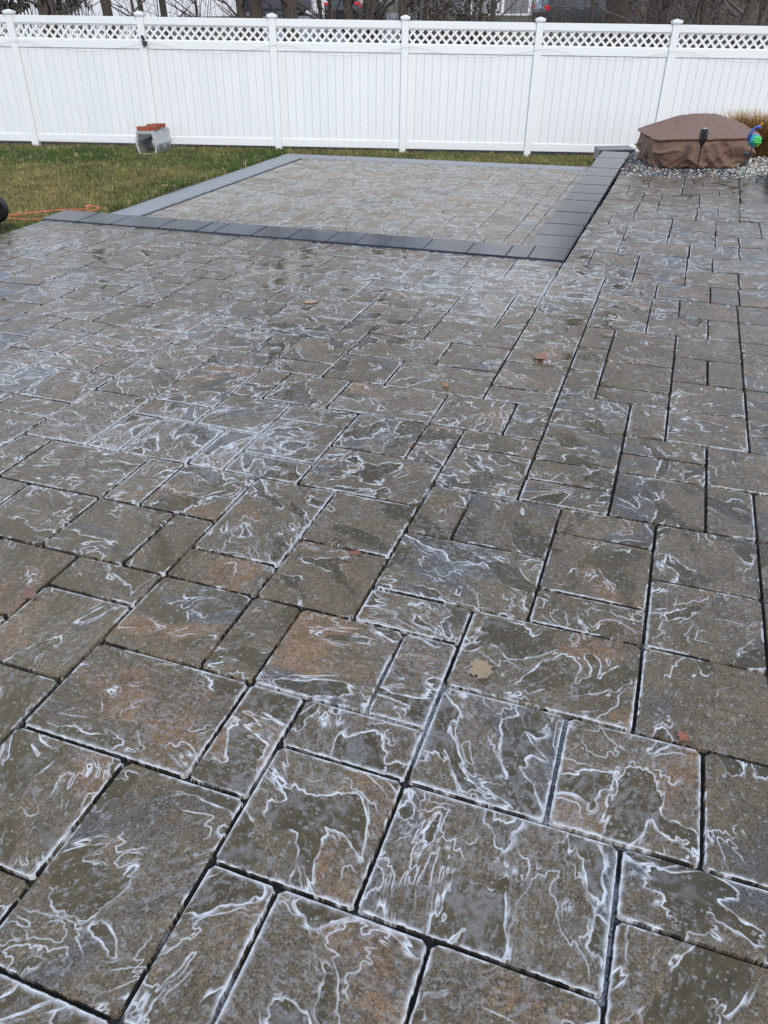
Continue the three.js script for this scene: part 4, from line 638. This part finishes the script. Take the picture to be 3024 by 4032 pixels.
TREES.forEach(([px, w, d, lean, mat, label], n) => {
  const r = rng(100 + n), [x, y, z] = spot(px, d), rad = (w * d * 0.84) / 2985 / 2, o = thing('bare_tree', label, 'tree', [x, y, z]);
  const H = w > 30 ? 13 : 7, ax = Math.cos(0.353), az = -Math.sin(0.353), P = [], Rr = [];
  for (let k = 0; k <= 9; k++) { const f = k / 9, wob = rad * 0.7 * gn(f * 3 + n, 4.4) * f; P.push([(lean * Math.min(f * H, 4) * 0.55 + wob) * ax, f * H - 0.15, (lean * Math.min(f * H, 4) * 0.55 + wob) * az + rad * 0.5 * gn(f * 3, n)]); Rr.push(rad * (k ? 1 - 0.62 * f : 1.35)); }
  const g = limb(P, Rr, 18), p = g.attributes.position, nn = g.attributes.normal; for (let k = 0; k < p.count; k++) { const q = rad * 0.09 * gn(nn.getX(k) * 3 + n * 7, nn.getZ(k) * 3 + p.getY(k) * 0.6); p.setXYZ(k, p.getX(k) + nn.getX(k) * q, p.getY(k), p.getZ(k) + nn.getZ(k) * q); }
  mesh('trunk', g, bark[mat], o);
  const br = []; branches(r, [P[1][0], 0.5, P[1][2]], 3.2, Math.min(0.03, rad * 0.3) + 0.006, w > 30 ? 8 : 5, 1.6, br); for (let e = 3; e < 9; e++) branches(r, P[e], H / 9, rad * 0.34 * (1 - e / 12), w > 30 ? 7 : 3, 2.6, br); mesh('crown', br, twigM[n % 3], o);
});
{ // leafless thicket between the trunks
  const C = [[60, 20], [260, 19], [330, 18.5], [500, 20], [610, 19], [700, 18], [820, 19], [900, 20], [1080, 19], [1215, 18.5], [1340, 18], [1530, 19], [1640, 18.5], [1720, 19.5], [1800, 18], [1880, 19], [2010, 18.5], [2090, 20], [2200, 18.5], [2290, 19], [2380, 18.5], [2500, 18.5], [2640, 18.5], [2700, 19], [2770, 18], [2920, 18.5], [3000, 19]];
  const where = ['left of the first trunk', 'right of the thick left trunk', 'before the white picket fence', 'left of the second post cap', 'beside the forked sapling', 'right of the straight dark trunk', 'before the far lawn strip', 'left of the paired trunks', 'between the paired trunks and the broad one', 'before the navy car front', 'before the pale garage', 'between the middle tree and the grey trunk', 'at the left end of the dark hedge', 'before the dark hedge middle', 'before the dark hedge right half', 'left of the house siding trunk', 'before the grey house', 'at the tail of the black car', 'before the black car side', 'before the black car windscreen', 'left of the broadest trunk', 'between the two widest trunks', 'right of the fence post cap on the right', 'before the dark garage', 'left of the V shaped stems', 'right of the V shaped stems', 'at the right edge of the picture'];
  C.forEach(([px, d], n) => {
    const r = rng(300 + n), [x, y, z] = spot(px, d), g = [];
    for (let k = 0; k < 9; k++) {
      const bx = (r() - 0.5) * 1.1, bz = (r() - 0.5) * 0.8, lx = (r() - 0.5) * 1.6, lz = (r() - 0.5) * 0.8, h = 1.7 + 1.6 * r(), P = [], q0 = 0.006 + 0.008 * r();
      for (let q = 0; q <= 5; q++) { const f = q / 5; P.push([bx + lx * f * f + (r() - 0.5) * 0.12, f * h - 0.05, bz + lz * f + (r() - 0.5) * 0.1]); }
      g.push(limb(P, [1, 0.9, 0.75, 0.6, 0.4, 0.15].map((v) => v * q0), 5));
      for (let e = 1; e < 5; e++) { const s = P[e], a = r() * 6.28, l = 0.35 + 0.5 * r(); g.push(limb([s, [s[0] + Math.cos(a) * l * 0.5, s[1] + l * 0.2, s[2] + Math.sin(a) * l * 0.4], [s[0] + Math.cos(a) * l, s[1] + l * (0.6 * r()), s[2] + Math.sin(a) * l * 0.7]], [q0 * 0.5, q0 * 0.35, q0 * 0.15], 4)); }
    }
    const o = mesh('bare_shrub', g, twigM[n % 3]); o.position.set(x, y, z); tag(o, 'leafless twiggy shrub behind the fence, ' + where[n], 'shrub');
  });
}
function bush(name, label, px, d, W, Hh, D, n, c1, c2, category, seed, size = 0.06) {   // leafy mass of small faces round a core of stems
  const r = rng(seed), [x, y, z] = spot(px, d), pos = [], c = [], core = [];
  for (let k = 0; k < n; k++) {
    const u = (r() - 0.5) * 2, v = r(), w = (r() - 0.5) * 2, edge = 1 + 0.25 * gn(u * 4 + seed, v * 4), px_ = u * W / 2, py = v * Hh * edge * (1 - 0.25 * u * u), pz = w * D / 2 * Math.sqrt(1 - 0.7 * v * v), s = size * (0.6 + 0.8 * r());
    const a = new THREE.Vector3(r() - 0.5, r() - 0.5, r() - 0.5).normalize(), b = new THREE.Vector3(r() - 0.5, r() - 0.5, r() - 0.5).cross(a).normalize();
    const f = 0.6 + 0.8 * r(), q = clamp(0.5 + 0.6 * gn(u * 5 + 3, v * 5 + seed)), K = c1.map((m, e) => lerp(m, c2[e], q) * f);
    pos.push(px_ + a.x * s, py + a.y * s, pz + a.z * s, px_ - a.x * s * 0.4 + b.x * s * 0.5, py - a.y * s * 0.4 + b.y * s * 0.5, pz - a.z * s * 0.4 + b.z * s * 0.5, px_ - a.x * s * 0.4 - b.x * s * 0.5, py - a.y * s * 0.4 - b.y * s * 0.5, pz - a.z * s * 0.4 - b.z * s * 0.5); for (let e = 0; e < 3; e++) c.push(...K);
  }
  const g = new THREE.BufferGeometry(); g.setAttribute('position', new THREE.Float32BufferAttribute(pos, 3)); g.setAttribute('color', new THREE.Float32BufferAttribute(c, 3)); g.computeVertexNormals();
  for (let k = 0; k < 14; k++) { const u = (r() - 0.5) * W * 0.9; core.push(limb([[u, -0.1, 0], [u + (r() - 0.5) * 0.3, Hh * 0.5, (r() - 0.5) * D * 0.5], [u + (r() - 0.5) * 0.6, Hh * 0.95, (r() - 0.5) * D * 0.6]], [0.03, 0.02, 0.006], 5)); }
  const o = thing(name, label, category, [x, y, z], 0.353); mesh('foliage', g, std({ vertexColors: true, roughness: 0.85, side: THREE.DoubleSide }), o); mesh('stem', core, twigM[2], o);
}
bush('hedge', 'dark brown green hedge behind the middle of the fence', 1770, 25, 2.6, 2.7, 1.2, 6500, [0.03, 0.028, 0.018], [0.085, 0.055, 0.03], 'hedge', 901, 0.05);
bush('evergreen_bush', 'dark evergreen bush at the left top corner behind the picket fence', 90, 42, 5.5, 4.2, 2.0, 11000, [0.02, 0.03, 0.014], [0.05, 0.05, 0.02], 'bush', 902, 0.09);
bush('hedge', 'russet brown winter hedge at the right behind the V shaped stems', 2900, 52, 11, 3.6, 2.0, 8000, [0.11, 0.06, 0.035], [0.2, 0.11, 0.06], 'hedge', 903, 0.10);
bush('thicket', 'brown thicket between the broadest trunk and the dark garage', 2700, 40, 6, 3.0, 1.6, 3500, [0.07, 0.055, 0.045], [0.12, 0.1, 0.08], 'bush', 904, 0.05);

const whiteP = std({ color: col(0.74, 0.75, 0.77), roughness: 0.5 });
const face = 0.353;
{ // scalloped white picket fence at the left
  const o = thing('picket_fence', 'white picket fence with dipping pointed pickets behind the left trunks', 'fence', spot(135, 36), face + 0.1);
  const pk = new THREE.Shape([[-0.035, 0], [0.035, 0], [0.035, 1.0], [0, 1.06], [-0.035, 1.0]].map((p) => new THREE.Vector2(...p))), pg = new THREE.ExtrudeGeometry(pk, { depth: 0.02, bevelEnabled: false });
  for (let k = -14; k <= 30; k++) { const f = ((k + 56) % 14) / 14; if (f === 0) { mesh('post', [box(0.11, 1.5, 0.11, k * 0.13, 0.75, 0), new THREE.ConeGeometry(0.09, 0.1, 4).rotateY(0.785).translate(k * 0.13, 1.55, 0)], whiteP, o); continue; } const m = mesh('picket', pg, whiteP, o); m.position.set(k * 0.13, 0.06, 0.02); m.scale.y = 1.22 - 0.28 * Math.sin(f * Math.PI); }
  mesh('rail', box(5.7, 0.09, 0.04, 1.04, 0.35, 0), whiteP, o); mesh('rail', box(5.7, 0.09, 0.04, 1.04, 0.85, 0), whiteP, o);
}
{ // long white privacy fence across the street
  const o = thing('far_fence', 'long plain white panel fence across the far lawn left of the navy car', 'fence', spot(650, 62), face + 0.12);
  for (let k = -2; k <= 5; k++) { mesh('post', box(0.13, 2.1, 0.13, k * 2.4, 1.05, 0), whiteP, o); if (k < 5) { mesh('panel', box(2.27, 1.75, 0.05, k * 2.4 + 1.2, 1.0, 0), whiteP, o); mesh('rail', box(2.27, 0.14, 0.08, k * 2.4 + 1.2, 1.94, 0), whiteP, o); mesh('rail', box(2.27, 0.14, 0.08, k * 2.4 + 1.2, 0.1, 0), whiteP, o); for (let q = 1; q < 8; q++) mesh('board_seam', box(0.02, 1.75, 0.058, k * 2.4 + 0.07 + q * 0.284, 1.0, 0), std({ color: col(0.6, 0.61, 0.63), roughness: 0.6 }), o); } }
}
const asphalt = std({ color: col(0.13, 0.13, 0.135), bumpMap: rep(grainT, 1), bumpScale: 0.01, roughness: 0.85 });
{ // road strip and driveway laid on the slope
  const strip = (name, label, cat, px0, px1, d0, d1, lift) => { const pos = [], idx = [], N = 26; for (let k = 0; k <= N; k++) { const px = lerp(px0, px1, k / N); for (let q = 0; q <= 4; q++) { const s = spot(px, lerp(d0, d1, q / 4)); pos.push(s[0], s[1] + lift, s[2]); if (k && q) { const i = k * 5 + q; idx.push(i - 6, i - 5, i - 1, i - 5, i, i - 1); } } } const g = new THREE.BufferGeometry(); g.setAttribute('position', new THREE.Float32BufferAttribute(pos, 3)); g.setIndex(idx); g.computeVertexNormals(); g.setAttribute('uv', new THREE.Float32BufferAttribute(pos.filter((_, k) => k % 3 !== 1), 2)); const m = mesh(name, g, std({ ...{ color: asphalt.color, roughness: 0.85 }, side: THREE.DoubleSide, bumpMap: asphalt.bumpMap, bumpScale: 0.01 })); tag(m, label, cat, null, 'structure'); };
  strip('road', 'grey asphalt strip beyond the far lawn', 'road', -300, 1120, 47, 51, 0.03);
  strip('driveway', 'grey asphalt driveway under the navy car', 'driveway', 1020, 1660, 36, 66, 0.06);
}
// ------------------------------------------------------------------ cars and houses
function car(name, label, pos, turn, paint, S) {
  const o = thing(name, label, 'car', pos, turn), L = S.len, paintM = new THREE.MeshPhysicalMaterial({ color: col(...paint), roughness: 0.28, clearcoat: 1, clearcoatRoughness: 0.06, metalness: 0.3 }), glass = new THREE.MeshPhysicalMaterial({ color: col(0.012, 0.014, 0.016), roughness: 0.06, clearcoat: 1 }), pale = new THREE.MeshPhysicalMaterial({ color: col(0.16, 0.22, 0.26), roughness: 0.05, clearcoat: 1 }), rub = std({ color: col(0.015, 0.015, 0.015), roughness: 0.7 }), alloy = std({ color: col(0.35, 0.35, 0.36), metalness: 0.8, roughness: 0.35 });
  const shp = (p) => { const s = new THREE.Shape(); s.moveTo(...p[0]); for (let k = 1; k < p.length; k++) p[k].length === 2 ? s.lineTo(...p[k]) : s.quadraticCurveTo(...p[k]); return s; }, ext = (p, w, b = 0.05) => new THREE.ExtrudeGeometry(shp(p), { depth: w - 2 * b, bevelEnabled: true, bevelSize: b, bevelThickness: b, bevelSegments: 3, curveSegments: 10 }).translate(0, 0, -(w - 2 * b) / 2);
  const h = L / 2; // front at +x
  const body = ext([[-h + 0.06, 0.34], [-h + 0.02, 0.72], [-h, 0.95, -h + 0.12, 1.02], [h * 0.34, 1.0], [h * 0.8, 0.93, h - 0.06, 0.78], [h, 0.6, h - 0.03, 0.34], [h * 0.78, 0.27], [-h * 0.8, 0.27]], 1.82, 0.06);
  mesh('body', body, paintM, o);
  const r0 = -h + 0.16, roofY = S.roof;
  mesh('cabin', ext([[r0, 1.0], [r0 + 0.2, 1.38], [r0 + 0.42, roofY - 0.02, r0 + 0.8, roofY], [h * 0.02, roofY, h * 0.16, roofY - 0.08], [h * 0.5, 1.0]], 1.56, 0.1), paintM, o);
  const pane = (p, z) => new THREE.ExtrudeGeometry(shp(p), { depth: 0.02, bevelEnabled: false }).translate(0, 0, z);
  for (const z of [0.775, -0.795]) for (const p of [[[r0 + 0.3, 1.06], [r0 + 0.42, 1.34], [r0 + 0.66, roofY - 0.14], [r0 + 0.85, roofY - 0.12], [r0 + 0.85, 1.06]], [[r0 + 0.95, 1.06], [r0 + 0.95, roofY - 0.11], [-h * 0.05, roofY - 0.11], [-h * 0.05, 1.06]], [[h * 0.0, 1.06], [h * 0.0, roofY - 0.12], [h * 0.12, roofY - 0.15], [h * 0.36, 1.06]]]) mesh('side_window', pane(p, z), glass, o);
  const ws = new THREE.BoxGeometry(0.02, Math.hypot(h * 0.34, roofY - 1.08), 1.34); ws.rotateZ(Math.atan2(h * 0.34, roofY - 1.08)).translate(h * 0.335, (1.0 + roofY - 0.06) / 2 + 0.03, 0); mesh('windscreen', ws, pale, o);
  const rw = new THREE.BoxGeometry(0.02, 0.38, 1.3); rw.rotateZ(-0.48).translate(r0 + 0.1, 1.25, 0); mesh('rear_window', rw, glass, o);
  for (const z of [0.74, -0.74]) { mesh('tail_light', rbox(0.26, 0.26, 0.3, -h + 0.12, 0.96, z * 1.05, 0.04), std({ color: col(0.5, 0.012, 0.012), roughness: 0.15 }), o); mesh('headlight', rbox(0.2, 0.13, 0.34, h - 0.13, 0.76, z * 0.95, 0.03), std({ color: col(0.6, 0.62, 0.64), roughness: 0.1 }), o); }
  for (const x of [-h * 0.6, h * 0.62]) for (const z of [0.82, -0.82]) { const w = mesh('wheel', new THREE.TorusGeometry(0.26, 0.09, 12, 30).scale(1, 1, 1.2).translate(x, 0.345, z), rub, o); mesh('rim', [new THREE.CylinderGeometry(0.19, 0.19, 0.1, 20).rotateX(Math.PI / 2).translate(x, 0.345, z), ...[0, 1, 2, 3, 4].map((k) => box(0.05, 0.36, 0.13, 0, 0, 0).rotateZ(k * 0.63).translate(x, 0.345, z))], alloy, w); }
  mesh('bumper', [rbox(0.12, 0.2, 1.7, -h + 0.03, 0.5, 0, 0.04), rbox(0.12, 0.2, 1.7, h - 0.05, 0.45, 0, 0.04), box(L * 0.52, 0.1, 1.86, 0.02, 0.33, 0)], rub, o);
  for (const z of [0.97, -0.97]) mesh('door_mirror', rbox(0.12, 0.14, 0.2, h * 0.28, 1.1, z, 0.03), paintM, o);
  mesh('door_handle', [0.905, -0.905].flatMap((z) => [box(0.2, 0.03, 0.02, -h * 0.12, 0.93, z), box(0.2, 0.03, 0.02, -h * 0.45, 0.93, z)]), alloy, o);
}
{ const p = spot(2275, 50); p[1] += 0.02; car('parked_car', 'black sport utility car with red tail light behind the fence right of centre', p, face + 0.22, [0.012, 0.013, 0.015], { len: 4.55, roof: 1.68 }); }
{ const p = spot(1095, 60); p[1] += 0.07; car('parked_car', 'navy blue car half hidden by trunks left of the middle', p, face - 0.05, [0.012, 0.016, 0.035], { len: 4.6, roof: 1.5 }); }
{ const p = spot(1405, 46); p[1] += 0.06; car('parked_car', 'dark car seen end on behind the multi stemmed tree', p, face + 1.25, [0.012, 0.012, 0.013], { len: 4.3, roof: 1.45 }); }
const siding = (w, h, c) => { const g = [], n = Math.round(h / 0.16); for (let k = 0; k < n; k++) g.push(box(w, 0.15, 0.05, 0, 0.08 + k * 0.16, 0).rotateX(0)); return g; };
{
  const h = thing('house', 'grey sided house with white trimmed garage openings behind the hedge', 'house', spot(2040, 68), face + 0.05);
  const g = std({ color: col(0.27, 0.28, 0.29), roughness: 0.7 }), gd = std({ color: col(0.22, 0.23, 0.24), roughness: 0.6 });
  mesh('wall', box(8.4, 5.4, 5, 0, 2.7, -2.55), g, h); for (let k = 0; k < 20; k++) mesh('siding_board', box(8.4, 0.16, 0.03, 0, 1.45 + k * 0.2, 0), g, h);
  for (const x of [-2.6, -0.2, 2.4]) { const f = mesh('garage_door', box(1.75, 1.55, 0.06, x, 0.72, 0.02), gd, h); mesh('door_frame', [box(0.2, 1.75, 0.1, x - 1.0, 0.86, 0.03), box(0.2, 1.75, 0.1, x + 1.0, 0.86, 0.03), box(2.2, 0.22, 0.1, x, 1.66, 0.03)], whiteP, f); for (let q = 0; q < 5; q++) mesh('door_seam', box(0.03, 1.5, 0.072, x - 0.7 + q * 0.35, 0.72, 0.02), std({ color: col(0.12, 0.125, 0.13), roughness: 0.7 }), f); }
  mesh('base_trim', box(8.5, 0.16, 0.1, 0, 0.02, 0.04), whiteP, h); mesh('roof', [box(9.2, 0.12, 3.4, 0, 6.1, -1.2).rotateX(0), box(9.2, 0.2, 0.2, 0, 5.5, 0.3)], std({ color: col(0.09, 0.09, 0.095), roughness: 0.9 }), h);
}
{
  const h = thing('garage', 'dark blue grey building behind the broadest trunks on the right', 'building', spot(2540, 58), face + 0.1), m = std({ color: col(0.055, 0.065, 0.08), roughness: 0.6 });
  mesh('wall', box(8.2, 4.4, 4, 0.6, 2.2, -2), m, h); for (let k = 0; k < 9; k++) mesh('wall_panel', box(0.86, 4.3, 0.05, -3 + k * 0.9, 2.2, 0.02), std({ color: col(0.06, 0.07, 0.085), roughness: 0.5 }), h); mesh('corner_trim', box(0.16, 4.4, 0.12, -3.5, 2.2, 0.03), whiteP, h);
}
{
  const h = thing('white_garage', 'white building with pale garage door behind the twin saplings', 'building', spot(1310, 76), face - 0.03);
  mesh('wall', box(8, 5, 4, 0, 2.5, -2.05), whiteP, h); for (let k = 0; k < 4; k++) mesh('garage_door_panel', box(3.2, 0.5, 0.05, -0.4, 0.3 + k * 0.54, 0), std({ color: col(0.66, 0.67, 0.68), roughness: 0.5 }), h); mesh('base_trim', box(8.1, 0.3, 0.1, 0, 0.1, 0), std({ color: col(0.3, 0.26, 0.2), roughness: 0.8 }), h);
}
{ // far wood that closes the view and is mirrored in the wet stone
  const r = rng(555), g = [];
  for (let k = 0; k < 170; k++) { const a = -0.75 + 1.5 * (k / 170), d = 100 + 30 * r(), dirA = 0.353 + a; const X = -Math.sin(dirA) * d, Z = -Math.cos(dirA) * d, y = ground(X, Z), h = 15 + 10 * r(), w = 0.16 + 0.2 * r(); const P = [[X, y - 0.5, Z], [X + (r() - 0.5), y + h * 0.5, Z], [X + (r() - 0.5) * 2, y + h, Z]]; g.push(limb(P, [w, w * 0.7, w * 0.2], 5)); for (let q = 0; q < 12; q++) { const f = 0.2 + 0.7 * r(), b = r() * 6.28, l = 1.5 + 2.5 * r(), s = [lerp(P[0][0], P[2][0], f), y + h * f, Z]; g.push(limb([s, [s[0] + Math.cos(b) * l, s[1] + l * 0.8, s[2] + Math.sin(b) * l]], [w * 0.35, 0.02], 4)); } }
  tag(mesh('far_wood', g, twigM[0]), 'distant leafless wood behind the houses', 'wood', null, 'stuff');
}
renderer.render(scene, camera);
